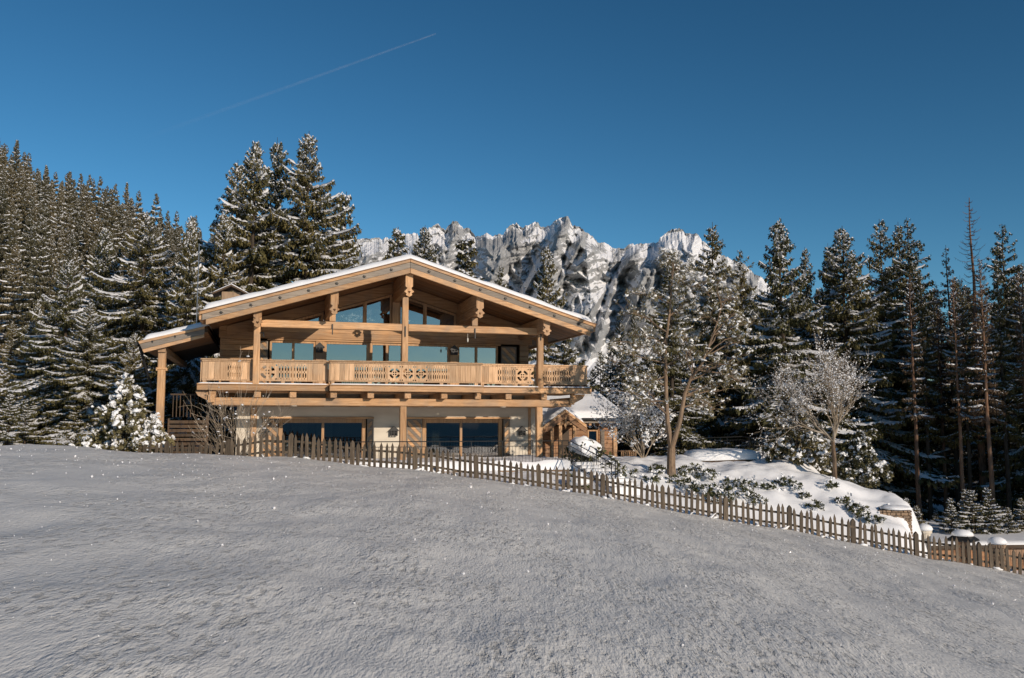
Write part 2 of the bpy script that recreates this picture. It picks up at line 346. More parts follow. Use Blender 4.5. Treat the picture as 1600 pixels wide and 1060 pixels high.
# ------------------------------------------------------------------ mountains
def mountain():
    ridge = [(470, 392), (540, 378), (556, 371), (575, 371), (590, 369), (602, 368), (612, 385), (632, 362), (650, 360), (655, 378), (668, 352), (683, 346), (694, 356), (702, 346), (713, 341), (722, 352), (733, 356), (742, 366),
             (752, 363), (770, 364), (785, 363), (795, 350), (806, 344), (816, 352), (826, 347), (838, 343), (848, 352), (856, 350), (868, 340), (878, 335), (890, 334), (896, 346), (905, 350), (920, 360), (935, 374),
             (950, 377), (962, 386), (978, 384), (990, 379), (1005, 376), (1018, 378), (1030, 376), (1038, 364), (1050, 356), (1064, 354), (1080, 360), (1092, 361), (1100, 370), (1115, 385), (1135, 398), (1165, 410), (1190, 430), (1215, 452), (1260, 490), (1330, 540)]
    nu, nt = 740, 370
    def lin(x, y):          # faceted noise: flat triangles between lattice heights
        xi = np.floor(x).astype(int); yi = np.floor(y).astype(int); fx = x - xi; fy = y - yi; g = lambda a_, b_: _T[a_ & 255, b_ & 255]
        v00, v10, v01, v11 = g(xi, yi), g(xi + 1, yi), g(xi, yi + 1), g(xi + 1, yi + 1)
        return np.where(fx > fy, v00 + (v10 - v00) * fx + (v11 - v10) * fy, v00 + (v01 - v00) * fy + (v11 - v01) * fx)
    def ff(x, y, o=4, gn=.5, lac=2.13):
        s_ = 0; a_ = 1; n_ = 0
        for i_ in range(o): s_ = s_ + a_ * lin(x * lac ** i_ + 11.3 * i_ + y * .3 * i_, y * lac ** i_ + 7.7 * i_ - x * .25 * i_); n_ += a_; a_ *= gn
        return s_ / n_
    U = np.linspace(470, 1330, nu); T = np.linspace(0, 1, nt)
    ru = np.interp(U, [q[0] for q in ridge], [q[1] for q in ridge])
    ru = ru - 11 * (ff(U / 8., U * 0 + 2.3, 4, .6) - .5) - 2 * (ff(U / 2.6, U * 0 + 8, 2, .6) - .5)
    Ef_ = 662 - ru; kw = np.hanning(31); kw /= kw.sum(); Er = np.convolve(np.pad(Ef_, 15, mode='edge'), kw, 'valid'); jag = Ef_ - Er; E0 = -6.
    UU, TT = np.meshgrid(U, T); EE = E0 + (Er[None, :] - E0) * TT
    EJ = EE + jag[None, :] * TT ** 9
    def zig(c_, h_, k):        # sharp crested ribs running down the face
        n_ = lin(c_ + 31.7 * k, h_ + 13.1 * k); n_ = np.clip((n_ - .5) * 1.5 + .5, 0, 1); return 1 - np.abs(2 * n_ - 1)
    wx = 20 * (ff(UU / 60., EE / 70., 2) - .5); h = EE
    c1 = UU + wx + .22 * h; c2 = UU + wx - .30 * h + 40; c3 = UU + .5 * wx + .45 * h
    Ef = EE / Er[None, :]
    fade = sstep(1.0, .90, Ef) * .8 + .2
    r1 = lin(c1 / 58. + .4, h / 150. + 3); r1 = 1 - np.abs(2 * r1 - 1); r2 = zig(c2 / 27., h / 75., 1); r3 = zig(c3 / 13., h / 19., 2); r4 = zig(c1 / 6., h / 6.5, 3); r5 = zig(c2 / 3., h / 2.6, 4)
    foot = .48 + .26 * (ff(UU / 42. + 1, UU * 0 + .3, 2) - .5)
    R = 2300 + 950 * np.minimum(TT, foot) / .5 + 400 * np.maximum(TT - foot, 0) / .5
    up_ = sstep(-.10, .06, TT - foot)                       # 1 on the cliffs, 0 on the aprons below
    st1 = h / 17. + 1.3 * r1 + .6 * r2 + c1 / 90.; fl = st1 - np.floor(st1)
    rel = fade * (350 * r1 * (.4 + .6 * up_) + 170 * r2 * (.3 + .7 * up_) + 62 * r3 * (.25 + .75 * up_)) + 22 * r4 * (.2 + .8 * up_) + 5 * r5 * (.1 + .9 * up_)
    R = R - rel + up_ * 26 * np.where(fl > .3, (fl - .3) / .7, 1 - fl / .3) * (.4 + 1.2 * ff(UU / 25., EE / 30. + 4, 2))
    gent = np.gradient(R, axis=0) / (np.gradient(EE, axis=0) / F * R + 1e-6)          # metres back per metre up
    gul = (1 - r1) * .35 + (1 - r2) * .4 + (1 - r3) * .25
    pn = ff(UU / 46. + 2, EE / 40. + 5, 3)
    snow_ = .75 * np.clip(gent - .8, -1, 1.3) + 1.5 * (gul - .62) + 1.5 * (pn - .5) + 1.25 * (1 - up_) + .1
    snow_ += .8 * sstep(.965, 1.0, Ef) * sstep(.5, .62, ff(UU / 30. + 8, UU * 0 + 1, 2))[...] 
    X = (UU - 800) / F * R; Z = EYE + EJ / F * R
    R0 = R
    V = np.stack([X, R, Z], -1); i = np.arange(nu * nt).reshape(nt, nu)
    Q = np.stack([i[:-1, :-1], i[:-1, 1:], i[1:, 1:], i[1:, :-1]], -1).reshape(-1, 4)
    # back slope so the ridge has thickness
    b = V[-1].copy(); b[:, 1] += 900; b[:, 2] = -50
    V = np.concatenate([V.reshape(-1, 3), b]); k = nu * nt; top = i[-1]
    Q2 = np.stack([top[:-1], top[1:], k + np.arange(1, nu), k + np.arange(nu - 1)], -1)
    m = mat('limestone_and_snow', (.4, .4, .4), .9, spec=.2); B = m.node_tree.nodes['Principled BSDF']
    tc = N(m, 'TexCoord'); n = N(m, 'TexNoise'); n.inputs['Scale'].default_value = .03; n.inputs['Detail'].default_value = 6; n.inputs['Roughness'].default_value = .75; L(m, tc.outputs['Object'], n.inputs[0])
    at = N(m, 'Attribute'); at.attribute_name = 'snow_cover'
    ma = N(m, 'Math', operation='MULTIPLY_ADD'); L(m, n.outputs[0], ma.inputs[0]); ma.inputs[1].default_value = 1.5; L(m, at.outputs['Fac'], ma.inputs[2])
    hf = N(m, 'Math', operation='MULTIPLY'); L(m, ma.outputs[0], hf.inputs[0]); hf.inputs[1].default_value = .5
    sn = ramp(m, hf.outputs[0], [(.68, (0, 0, 0)), (.73, (1, 1, 1))])
    mp = N(m, 'Mapping'); mp.inputs['Scale'].default_value = (1, 1, .3); L(m, tc.outputs['Object'], mp.inputs[0])
    n2 = N(m, 'TexNoise'); n2.inputs['Scale'].default_value = .03; n2.inputs['Detail'].default_value = 9; n2.inputs['Roughness'].default_value = .75; L(m, mp.outputs[0], n2.inputs[0])
    rk = ramp(m, n2.outputs[0], [(.3, (.25, .26, .275)), (.5, (.37, .38, .39)), (.7, (.47, .475, .475))])
    mx = N(m, 'Mix', data_type='RGBA'); L(m, sn.outputs[0], mx.inputs[0]); L(m, rk.outputs[0], mx.inputs[6]); mx.inputs[7].default_value = (.82, .83, .86, 1)
    L(m, mx.outputs[2], B.inputs['Base Color']); bump(m, n2.outputs[0], 22, .6)
    me = mesh_np('mountain_range', V, np.concatenate([Q, Q2]), m, False); at_ = me.attributes.new('snow_cover', 'FLOAT', 'POINT'); at_.data.foreach_set('value', np.concatenate([snow_.ravel(), np.zeros(nu)]).astype(np.float32))
    tag(obj('mountain_range', me), kind='structure')
mountain()
# contrail high above the range
def contrail():
    a_ = Vector(P(215, 220, 9000)); b_ = Vector(P(681, 53, 9000)); mb = MB(); k = 40
    pts = [a_.lerp(b_, i / k) for i in range(k + 1)]; mb.tube(pts, [26 - 17 * (i / k) for i in range(k + 1)], 8)
    m = bpy.data.materials.new('ice_trail'); m.use_nodes = True; m.node_tree.nodes.clear()
    o = N(m, 'OutputMaterial'); mx = N(m, 'MixShader'); d = N(m, 'BsdfDiffuse'); d.inputs[0].default_value = (.9, .9, .92, 1); tr = N(m, 'BsdfTransparent')
    g = N(m, 'TexCoord'); sp = N(m, 'SeparateXYZ'); L(m, g.outputs['Object'], sp.inputs[0])
    mr = N(m, 'MapRange'); mr.inputs[1].default_value = a_.x; mr.inputs[2].default_value = b_.x; mr.inputs[3].default_value = 0.0; mr.inputs[4].default_value = .055; L(m, sp.outputs['X'], mr.inputs[0])
    n = N(m, 'TexNoise'); n.inputs['Scale'].default_value = .012; n.inputs['Detail'].default_value = 3; L(m, g.outputs['Object'], n.inputs[0])
    mu = N(m, 'Math', operation='MULTIPLY'); L(m, mr.outputs[0], mu.inputs[0]); L(m, n.outputs[0], mu.inputs[1])
    L(m, mu.outputs[0], mx.inputs[0]); L(m, tr.outputs[0], mx.inputs[1]); L(m, d.outputs[0], mx.inputs[2]); L(m, mx.outputs[0], o.inputs[0])
    tag(mb.obj('contrail', m, smooth=True), 'thin white aircraft trail slanting across the blue sky, fading to the left', 'contrail')
contrail()

# ------------------------------------------------------------------ chalet
ch = empty('chalet', (OX, OY, 0), A, 'large timber chalet with carved balcony, white plaster ground floor and snow on its gable roof', 'house')
AP, EV, EH = 7.99, 5.62, 7.83
sl_ = (AP - EV) / EH
def rz_(h, off=0.): return AP - abs(h) * sl_ + off
def part(name, mb, m, parent=ch, bevel=0, smooth=False): return mb.obj(name, m, parent, bevel, smooth)
def B_(name, h0, h1, n0, n1, z0, z1, m, parent=ch, bevel=.012): return part(name, MB().box(h0, h1, n0, n1, z0, z1), m, parent, bevel)
RN0, RN1 = -1.0, 12.0
roof = part('roof', MB().prism([(-EH, EV - .10), (0, AP - .10), (EH, EV - .10), (EH, EV - .26), (0, AP - .26), (-EH, EV - .26)], RN0 + .06, RN1), W_dark)
# soffit planks along the slope, under the roof
for s in (-1, 1):
    n = RN0 + .13
    while n < 3.2:
        w = .2
        x1 = EH - .12
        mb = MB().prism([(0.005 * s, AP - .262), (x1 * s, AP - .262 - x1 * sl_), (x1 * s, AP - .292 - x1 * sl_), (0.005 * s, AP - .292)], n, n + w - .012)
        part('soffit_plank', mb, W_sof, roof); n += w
# barge boards: metal edge, top board, weathered board, lower board
def slab(h0, h1, t0, t1, n0, n1):      # follows the slope; t measured down from roof top line
    return MB().prism([(h0, rz_(h0) - t0), (h1, rz_(h1) - t0), (h1, rz_(h1) - t1), (h0, rz_(h0) - t1)], n0, n1)
for s in (-1, 1):
    e = EH * s
    part('roof_edge_strip', slab(.004 * s, e * 1.004, -.015, .015, RN0 - .1, RN0 + .12), M_copper, roof)
    part('barge_board', slab(.004 * s, e * .998, .02, .13, RN0 - .07, RN0 + .05), W_h, roof, .01)
    mid = part('barge_board', slab(.004 * s, e * .985, .135, .36, RN0 - .03, RN0 + .05), W_grey, roof, .008)
    tag(mid, 'weathered grey barge board with dark iron studs')
    part('barge_board', slab(.004 * s, e * .968, .365, .57, RN0 - .06, RN0 + .05), W_h, roof, .012)
    for k in range(7):
        h = s * (.75 + k * 1.05); c = (h, RN0 - .03, rz_(h) - .25)
        mb = MB()
        for j in range(3):
            a_ = j * pi / 3; d = Vector((cos(a_), 0, sin(a_))) * .07
            mb.tube([Vector(c) - d, Vector(c) + d], .014, 4)
        mb.box(c[0] - .03, c[0] + .03, c[1] - .05, c[1], c[2] - .03, c[2] + .03)
        part('iron_stud', mb, M_iron, mid)
    part('eave_board', slab(e * .97, e, .3, .56, RN0 + .06, RN1) if False else MB().box(e * .985, e, RN0 + .051, RN1, EV - .30, EV - .10), W_h, roof, .01)
def snow_slab(name, prof_fn, x0, x1, y0, y1, nx, ny, thick, parent, seed=0, m=None, edge=.35):
    """rounded blanket of snow over a surface z=prof_fn(x); open box with bulging edges"""
    X = np.linspace(x0, x1, nx); Y = np.linspace(y0, y1, ny); XX, YY = np.meshgrid(X, Y)
    dx = np.minimum(XX - x0, x1 - XX); dy = np.minimum(YY - y0, y1 - YY); d = np.minimum(dx, dy)
    q = np.clip(d / edge, 0, 1); k = np.sqrt(1 - (1 - q) ** 2)
    nz = .75 + .5 * fbm(XX * 1.1 + seed, YY * 1.1, 3)
    top = prof_fn(XX) + .01 + thick * k * nz + .0
    V = np.stack([XX, YY, top], -1).reshape(-1, 3); i = np.arange(nx * ny).reshape(ny, nx)
    Q = [np.stack([i[:-1, :-1], i[:-1, 1:], i[1:, 1:], i[1:, :-1]], -1).reshape(-1, 4)]
    rim = np.concatenate([i[0, :], i[1:, -1], i[-1, -2::-1], i[-2:0:-1, 0]]); nb = len(rim)
    Vb = V[rim].copy(); Vb[:, 2] = prof_fn(Vb[:, 0]) - .0
    b = len(V) + np.arange(nb); r2 = np.roll(rim, -1); b2 = np.roll(b, -1)
    Q.append(np.stack([rim, b, b2, r2], -1))
    return obj(name, mesh_np(name, np.concatenate([V, Vb]), np.concatenate(Q), m or M_snow, True), parent)
snow_slab('snow_cover', lambda x: AP + .02 - np.sqrt(x * x + .02) * sl_, -EH + .12, EH - .06, RN0 + .0, RN1, 150, 60, .21, roof, 3, edge=.22)
# purlins with carved ends
def heart_end(h, n, zt, drop, parent):
    zb = zt - drop
    poly = [(h - .15, zt), (h + .15, zt), (h + .15, zb + .42), (h + .07, zb + .36), (h + .13, zb + .28), (h + .2, zb + .22), (h + .1, zb + .14), (h + .13, zb + .08), (h, zb),
            (h - .13, zb + .08), (h - .1, zb + .14), (h - .2, zb + .22), (h - .13, zb + .28), (h - .07, zb + .36), (h - .15, zb + .42)]
    poly.reverse()
    hole = [(h + .055 * (16 * sin(t_) ** 3) / 16, zb + .2 + .055 * (13 * cos(t_) - 5 * cos(2 * t_) - 2 * cos(3 * t_) - cos(4 * t_)) / 16) for t_ in np.linspace(0, 2 * pi, 14, endpoint=False)]
    return part('carved_purlin_end', MB().prism(poly, n - .07, n, [hole]), W_v, parent, .006)
for h, zb in ((0, 6.62), (2.9, 5.86), (-2.9, 5.80), (5.75, 5.22), (-5.75, 5.22)):
    zt = rz_(abs(h) + .16) - .30
    pu = part('purlin', MB().box(h - .15, h + .15, -.74, 3.02, zt - .5, zt).box(h - .13, h + .13, -.60, 3.02, max(zb + .05, zt - .88), zt - .505), W_n, roof, .012)
    heart_end(h, -.745, zt, zt - zb + .12, pu)
# lower roof on the left
lo = part('side_roof', MB().prism([(-10.0, 4.52), (-7.6, 5.17), (-7.6, 5.04), (-10.0, 4.39)], .42, 11), W_dark)
for (t0, t1, m, dn) in ((-.0, .1, W_h, .0), (.105, .3, W_grey, .03), (.305, .43, W_h, .01)):
    part('barge_board', MB().prism([(-10.05 + t0 * .5, 4.58 - t0), (-7.7, 5.22 - t0), (-7.7, 5.22 - t1), (-10.05 + t1 * .5, 4.58 - t1)], .32 + dn, .42), m, lo, .01)
for n in np.arange(.43, 5, .21):
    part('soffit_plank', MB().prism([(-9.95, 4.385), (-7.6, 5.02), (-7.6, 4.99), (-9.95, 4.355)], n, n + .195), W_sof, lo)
for h in (-9.55, -8.75):
    part('iron_stud', MB().box(h - .03, h + .03, .32, .35, 4.44 + (h + 10) * .27, 4.5 + (h + 10) * .27).box(h - .012, h + .012, .33, .35, 4.40 + (h + 10) * .27, 4.55 + (h + 10) * .27), M_iron, lo)
part('gutter', MB().tube([(-10.12, .45, 4.50), (-10.12, 11, 4.50)], .07, 8), M_iron, lo)
part('downpipe', MB().tube([(-10.05, .9, 4.4), (-9.75, 1.6, 3.2), (-9.7, 1.9, 2.9)], .05, 6), M_iron, lo)
snow_slab('snow_cover', lambda x: 4.60 + (x + 10.05) * .27, -9.9, -7.55, .5, 11, 40, 50, .2, lo, 9, edge=.22)
part('post', MB().box(-9.36, -9.08, .6, .86, -.4, 4.33), W_v, ch, .02)
part('post_collar', MB().box(-9.40, -9.04, .57, .6, 3.55, 3.62).box(-9.42, -9.36, .6, .86, 3.5, 3.62).box(-9.08, -9.02, .6, .86, 3.5, 3.62), W_v, ch, .01)
part('eave_beam', MB().box(-9.36, -9.08, .5, 10, 4.2, 4.42), W_n, ch, .01)
# small hatted chimney over the left side
c0 = hz(362, 455, 8)
chim = part('chimney', MB().box(c0[0] - .42, c0[0] + .42, 7.6, 8.4, 5.4, c0[1] - .1), M_stone)
ca = c0[1] + .22
for s in (-1, 1):
    part('chimney_hood', MB().prism([(c0[0], ca), (c0[0] + s * .82, ca - .42), (c0[0] + s * .82, ca - .5), (c0[0], ca - .09)][::(1 if s < 0 else -1)], 7.3, 8.7), W_dark, chim)
snow_slab('snow_cap', lambda x: ca - np.abs(x - c0[0]) * .51, c0[0] - .8, c0[0] + .8, 7.32, 8.7, 17, 10, .05, chim, 5, edge=.1)
# walls
WN, GN = 3.0, 2.8
GB = -.3
part('upper_wall', MB().box(-7.0, 6.2, WN + .25, WN + .35, 3.02, 3.1).box(-7.2, -7.0, WN, 11.5, 2.5, 5.5).box(6.0, 6.2, WN + .3, 11.5, 2.5, 5.5), W_dark)
for z in np.arange(2.62, 5.5, .24):       # squared logs left of the windows and on the sides
    B_('wall_log', -7.25, hu(395, WN), WN - .02, WN + .14, z, z + .228, W_h)
    B_('wall_log', hu(812, WN), 6.1, WN - .02, WN + .14, z, z + .228, W_h)
B_('header_beam', -7.3, 6.25, WN - .1, WN + .12, 5.06, 5.34, W_h)
B_('header_beam', -7.3, 6.25, WN - .06, WN + .12, 5.345, 5.60, W_h)
B_('window_rail', hu(416, WN), hu(782, WN), WN - .07, WN + .1, 4.99, 5.055, W_h)
B_('wall_cap', -7.3, 6.25, WN + .14, WN + .5, 5.30, 5.6, W_dark)
def window(h0, h1, z0, z1, mulls, n, fw=.09, parent=ch, name='window', m=W_v):
    mb = MB(); mb.box(h0, h0 + fw, n, n + .12, z0, z1).box(h1 - fw, h1, n, n + .12, z0, z1)
    mb.box(h0 + fw, h1 - fw, n, n + .12, z1 - fw, z1).box(h0 + fw, h1 - fw, n, n + .12, z0, z0 + fw)
    for q in mulls: mb.box(q - .055, q + .055, n - .01, n + .11, z0 + fw, z1 - fw)
    w = part(name, mb, m, parent, .006)
    ed = [h0 + fw] + sorted(mulls) + [h1 - fw]
    for i in range(len(ed) - 1):
        part('pane', MB().box(ed[i] + (.055 if i else 0), ed[i + 1] - (.055 if i < len(ed) - 2 else 0), n + .05, n + .07, z0 + fw, z1 - fw), M_glass, w)
    return w
U = lambda u: hu(u, WN)
window(U(420), U(492), 3.1, 4.98, [U(457)], WN)
B_('wall_post', U(492), U(506), WN - .05, WN + .2, 3.05, 5.0, W_v)
window(U(506), U(578), 3.1, 4.98, [U(574)], WN)
window(U(578), U(629), 3.1, 4.98, [U(604)], WN)
window(U(629), U(702), 3.1, 4.98, [], WN)
B_('wall_post', U(702), U(714.5), WN - .05, WN + .2, 3.05, 5.0, W_v)
window(U(714.5), U(778), 3.1, 4.98, [U(744)], WN)
# gable glazing
gh0, gh1 = -3.9, 3.2
def tri_window(h0, h1):
    zz = lambda h: rz_(h) - .80
    poly = [(h0, 5.62), (h1, 5.62), (h1, zz(h1)), (h0, zz(h0))]
    c = (sum(q[0] for q in poly) / 4, sum(q[1] for q in poly) / 4)
    f_ = part('gable_window', MB().prism(poly, WN, WN + .12, [[(h0 + .08, 5.70), (h1 - .08, 5.70), (h1 - .08, zz(h1 - .08) - .1), (h0 + .08, zz(h0 + .08) - .1)]]), W_v, ch)
    part('pane', MB().prism([(h0 + .08, 5.70), (h1 - .08, 5.70), (h1 - .08, zz(h1 - .08) - .1), (h0 + .08, zz(h0 + .08) - .1)], WN + .05, WN + .07), M_glass, f_)
for h0, h1 in ((-4.3, -3.08), (-2.72, -1.32), (-1.32, -.16), (.16, 1.32), (1.32, 2.72)): tri_window(h0, h1)
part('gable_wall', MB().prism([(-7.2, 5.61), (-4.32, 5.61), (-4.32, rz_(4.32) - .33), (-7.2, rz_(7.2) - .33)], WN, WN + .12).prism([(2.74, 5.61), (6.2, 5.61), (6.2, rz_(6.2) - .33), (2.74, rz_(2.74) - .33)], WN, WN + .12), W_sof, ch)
for s in (-1, 1): part('gable_rafter', MB().prism([(s * .0, rz_(0) - .33), (s * 7.0, rz_(7) - .33), (s * 7.0, rz_(7) - .78), (s * .0, rz_(0) - .78)][::(1 if s < 0 else -1)], WN - .12, WN + .0), W_h, ch, .01)
for h in (0, -2.9): B_('gable_post', h - .15, h + .15, WN - .2, WN + .15, 5.6, rz_(.2 + abs(h)) - .9, W_v)
# balcony posts, tie beam, cross beams
for h, z1 in ((0, 6.62), (-5.76, 5.3), (5.76, 5.3)):
    po = B_('balcony_post', h - .125, h + .125, .08, .33, 3.0, z1, W_v, bevel=.02)
B_('queen_post', 2.78, 3.02, .08, .33, 5.53, 5.86, W_v); B_('queen_post', -3.02, -2.78, .08, .33, 5.53, 5.82, W_v)
for h0, h1 in ((-5.63, -.13), (.13, 5.63)): B_('tie_beam', h0, h1, .09, .31, 5.23, 5.52, W_h, bevel=.02)
for h in (-5.76, 5.76): B_('cross_beam', h - .1, h + .1, .335, WN - .11, 5.25, 5.5, W_n)
for h in (-2.9, 0, 2.9, 5.76): B_('iron_tie', h - .02, h + .02, .03, .07, 5.0, 5.42, M_iron, bevel=0)
for h in (-5.76,): part('hook', MB().tube([(h + .12, .05, 5.0), (h + .25, .05, 5.0), (h + .25, .05, 4.85)], .03, 5), M_iron, ch)
part('wind_chime', MB().tube([(2.62, .2, 5.22), (2.62, .2, 5.02)], .008, 4).lathe([(.02, -.16), (.035, -.1), (.03, 0)], 6, (2.62, .2, 5.02)), M_linen, ch)
# shutters with diagonal boards
def clip(poly, a_, b_, c):       # keep a*x+b*z<=c
    out = []
    for i in range(len(poly)):
        p_, q = poly[i], poly[(i + 1) % len(poly)]; dp = a_ * p_[0] + b_ * p_[1] - c; dq = a_ * q[0] + b_ * q[1] - c
        if dp <= 0: out.append(p_)
        if dp * dq < 0: t_ = dp / (dp - dq); out.append((p_[0] + (q[0] - p_[0]) * t_, p_[1] + (q[1] - p_[1]) * t_))
    return out
def shutter(h0, h1, z0, z1, n, sg=1):
    s_ = part('shutter', MB().box(h0, h0 + .05, n - .05, n, z0, z1).box(h1 - .05, h1, n - .05, n, z0, z1).box(h0 + .05, h1 - .05, n - .05, n, z1 - .05, z1).box(h0 + .05, h1 - .05, n - .05, n, z0, z0 + .05), W_grey, ch)
    R = [(h0 + .052, z0 + .052), (h1 - .052, z0 + .052), (h1 - .052, z1 - .052), (h0 + .052, z1 - .052)]
    k = 0; c = -30.
    w = .19
    for k in range(60):
        lo_, hi_ = k * w + (z0 + h0 if sg > 0 else z0 - h1) - .1, 0
        q = clip(clip(R, sg, 1, lo_ + w - .012), -sg, -1, -lo_)
        if len(q) > 2: part('diagonal_board', MB().prism(q, n - .035, n - .005), W_grey if k % 2 else W_h, s_)
shutter(U(405), U(417), 3.1, 4.95, WN - .05); shutter(U(782), U(806), 3.1, 4.95, WN - .05)
# lanterns: house-shaped black lamps
def lantern(h, z, n):
    r = [(h - .15, z - .17), (h + .15, z - .17), (h + .15, z + .05), (h + .2, z + .05), (h, z + .24), (h - .2, z + .05), (h - .15, z + .05)]
    holes = [[(h - .11, z - .13), (h - .02, z - .13), (h - .02, z - .06), (h - .11, z - .06)], [(h + .02, z - .13), (h + .11, z - .13), (h + .11, z - .06), (h + .02, z - .06)],
             [(h - .11, z - .02), (h - .02, z - .02), (h - .02, z + .03), (h - .11, z + .03)], [(h + .02, z - .02), (h + .11, z - .02), (h + .11, z + .03), (h + .02, z + .03)]]
    l_ = part('wall_lantern', MB().prism(r, n - .19, n - .17, holes).prism(r[:3] + [(h - .15, z + .05)], n - .17, n - .02, []) if False else MB().prism(r, n - .2, n - .18, holes), M_iron, ch)
    part('lantern_body', MB().box(h - .15, h - .13, n - .179, n, z - .17, z + .05).box(h + .13, h + .15, n - .179, n, z - .17, z + .05).box(h - .13, h + .13, n - .02, n, z - .17, z + .05), M_iron, l_)
    part('lantern_hood', MB().prism([(h, z + .26), (h - .22, z + .05), (h - .2, z + .03), (h, z + .23), (h + .2, z + .03), (h + .22, z + .05)], n - .21, n), M_iron, l_)
for u, v, n in ((499, 545, WN - .05), (709, 549, WN - .05)): q = hz(u, v, n); lantern(q[0], q[1], n)
# balcony: deck, fascias, joists, beam
dk = part('balcony', MB().box(-7.75, 7.9, .36, WN, 2.8, 3.0), W_dark)
for h0, h1, n in ((-7.9, -2.99, .1), (-2.99, 3.2, -.25), (3.2, 8.05, .1)):
    B_('balcony_fascia', h0 + .004, h1 - .004, n, n + .12, 2.76, 2.98, W_h, dk, .015)
    B_('fascia_cap', h0 + .002, h1 - .002, n - .04, n + .55, 2.985, 3.02, W_h, dk, .008)
    snow_slab('snow_dusting', lambda x: x * 0 + 3.02, h0 + .05, h1 - .05, n - .02, n + .25, 60, 4, .035, dk, h0, edge=.06)
for u in (331, 402, 458, 521, 579, 637, 694, 749, 797, 853): 
    h = hz(u, 618, .0)[0]
    B_('joist_end', h - .13, h + .13, -.05 if abs(h) < 3 else .22, WN, 2.50, 2.755, W_n, dk, .02)
B_('support_beam', -7.35, 7.2, .30, .56, 2.20, 2.495, W_h, dk, .02)
B_('support_beam', -7.35, 7.2, 2.45, 2.75, 2.20, 2.495, W_h, dk, .02)
for k in range(9):
    h0 = -7.5 + k * 1.66
    B_('ceiling_plank', h0, h0 + 1.64, .57, 2.44, 2.74, 2.79, W_n, dk, 0)
# curved brackets under the right and left corner
for h, s in ((7.2, 1), (-7.35, -1)):
    B_('side_beam', h - .1 * (s > 0) - .14 * (s < 0), h + .1, .2, WN, 2.3, 2.6, W_n, dk)
    part('corner_bracket', MB().prism([(h, 2.74), (h + s * .62, 2.74), (h + s * .5, 2.55), (h + s * .2, 2.4), (h, 2.3)][::(-1 if s > 0 else 1)], .3, .5), W_h, dk)
# balustrade made of boards with cut outs
ZT, ZB = 3.86, 3.203
def ell(cx, cz, rx, rz, k=10): return [(cx + rx * cos(2 * pi * j / k), cz + rz * sin(2 * pi * j / k)) for j in range(k)]
def board(h0, h1, n, kind, parent):
    g = .004; a_, b_ = h0 + g, h1 - g; w = b_ - a_; c = (a_ + b_) / 2; holes = []
    if kind == 'S':
        for q in (a_ + w * .27, a_ + w * .73):
            holes += [ell(q, 3.38, w * .13, .105), ell(q, 3.64, w * .13, .105)]
        holes += [ell(c, 3.51, w * .07, .04, 8), ell(c, 3.77, w * .07, .03, 8), ell(c, 3.25, w * .07, .03, 8)]
    if kind == 'O':      # rosette: ring segments, crescents and a diamond
        r = min(w * .40, .27); z = 3.50
        for j in range(4):
            t0 = j * pi / 2 + .25; t1 = t0 + pi / 2 - .5
            ou = [(c + r * cos(t_) * 1.05, z + r * sin(t_)) for t_ in np.linspace(t0, t1, 6)]; inn = [(c + r * .62 * cos(t_), z + r * .62 * sin(t_)) for t_ in np.linspace(t1, t0, 5)]
            holes.append(ou + inn)
        for t_ in (0, pi / 2, pi, 3 * pi / 2): holes.append(ell(c + r * .3 * cos(t_ + pi / 4), z + r * .3 * sin(t_ + pi / 4), r * .15, r * .15, 8))
        for sx in (-1, 1):
            for sz in (-1, 1): holes.append(ell(c + sx * w * .42, z + sz * .27, w * .045, .035, 8))
    o = part('balustrade_board', MB().prism([(a_, ZB), (b_, ZB), (b_, ZT), (a_, ZT)], n, n + .035, holes), W_rail, parent)
    return o
def railing(h0, h1, n, uu):
    r = part('balcony_railing', MB().box(h0 - .06, h1 + .06, n - .07, n + .13, 3.93, 3.985).box(h0 - .02, h1 + .02, n - .03, n + .06, 3.865, 3.928), W_rail, ch, .012)
    part('bottom_rail', MB().box(h0, h1, n - .03, n + .06, 3.14, 3.20), W_rail, r, .008)
    segs = [(hu(a_, n), hu(b_, n), k) for a_, b_, k in uu]; segs[0] = (h0, segs[0][1], segs[0][2]); segs[-1] = (segs[-1][0], h1, segs[-1][2])
    for a_, b_, k in segs:
        step = .55 if k == 'O' else .205
        m_ = max(1, round((b_ - a_) / step))
        for i in range(m_): board(a_ + (b_ - a_) * i / m_, a_ + (b_ - a_) * (i + 1) / m_, n, k, r)
    for q in np.arange(h0 + .1, h1, 1.45): part('foot_block', MB().box(q - .07, q + .07, n - .02, n + .06, 3.02, 3.138), W_rail, r)
    return r
railing(-7.74, -3.02, .35, [(315, 354, 'P'), (354, 376, 'S'), (376, 396, 'P'), (396, 401, 'S'), (401, 434, 'O'), (434, 480, 'S'), (480, 512, 'P')])
rc = railing(-2.96, 3.15, 0, [(516, 553, 'P'), (553, 606, 'S'), (606, 668, 'O'), (668, 703, 'S'), (703, 752, 'P')])
rr = railing(3.19, 7.92, .35, [(752, 777, 'P'), (777, 806, 'S'), (806, 848, 'O'), (848, 892, 'S'), (892, 917, 'P')])
for h in (-2.98, 3.17): B_('return_board', h - .02, h + .02, .04, .46, 3.06, 3.92, W_rail, rc, .005)
for h in (-7.78, 7.94):
    sr = part('side_railing', MB().box(h - .05, h + .05, .5, 6.5, 3.93, 3.985), W_rail, ch)
    for n in np.arange(.4, 6.4, .22): part('balustrade_board', MB().box(h - .018, h + .018, n, n + .21, 3.1, 3.92), W_rail, sr)
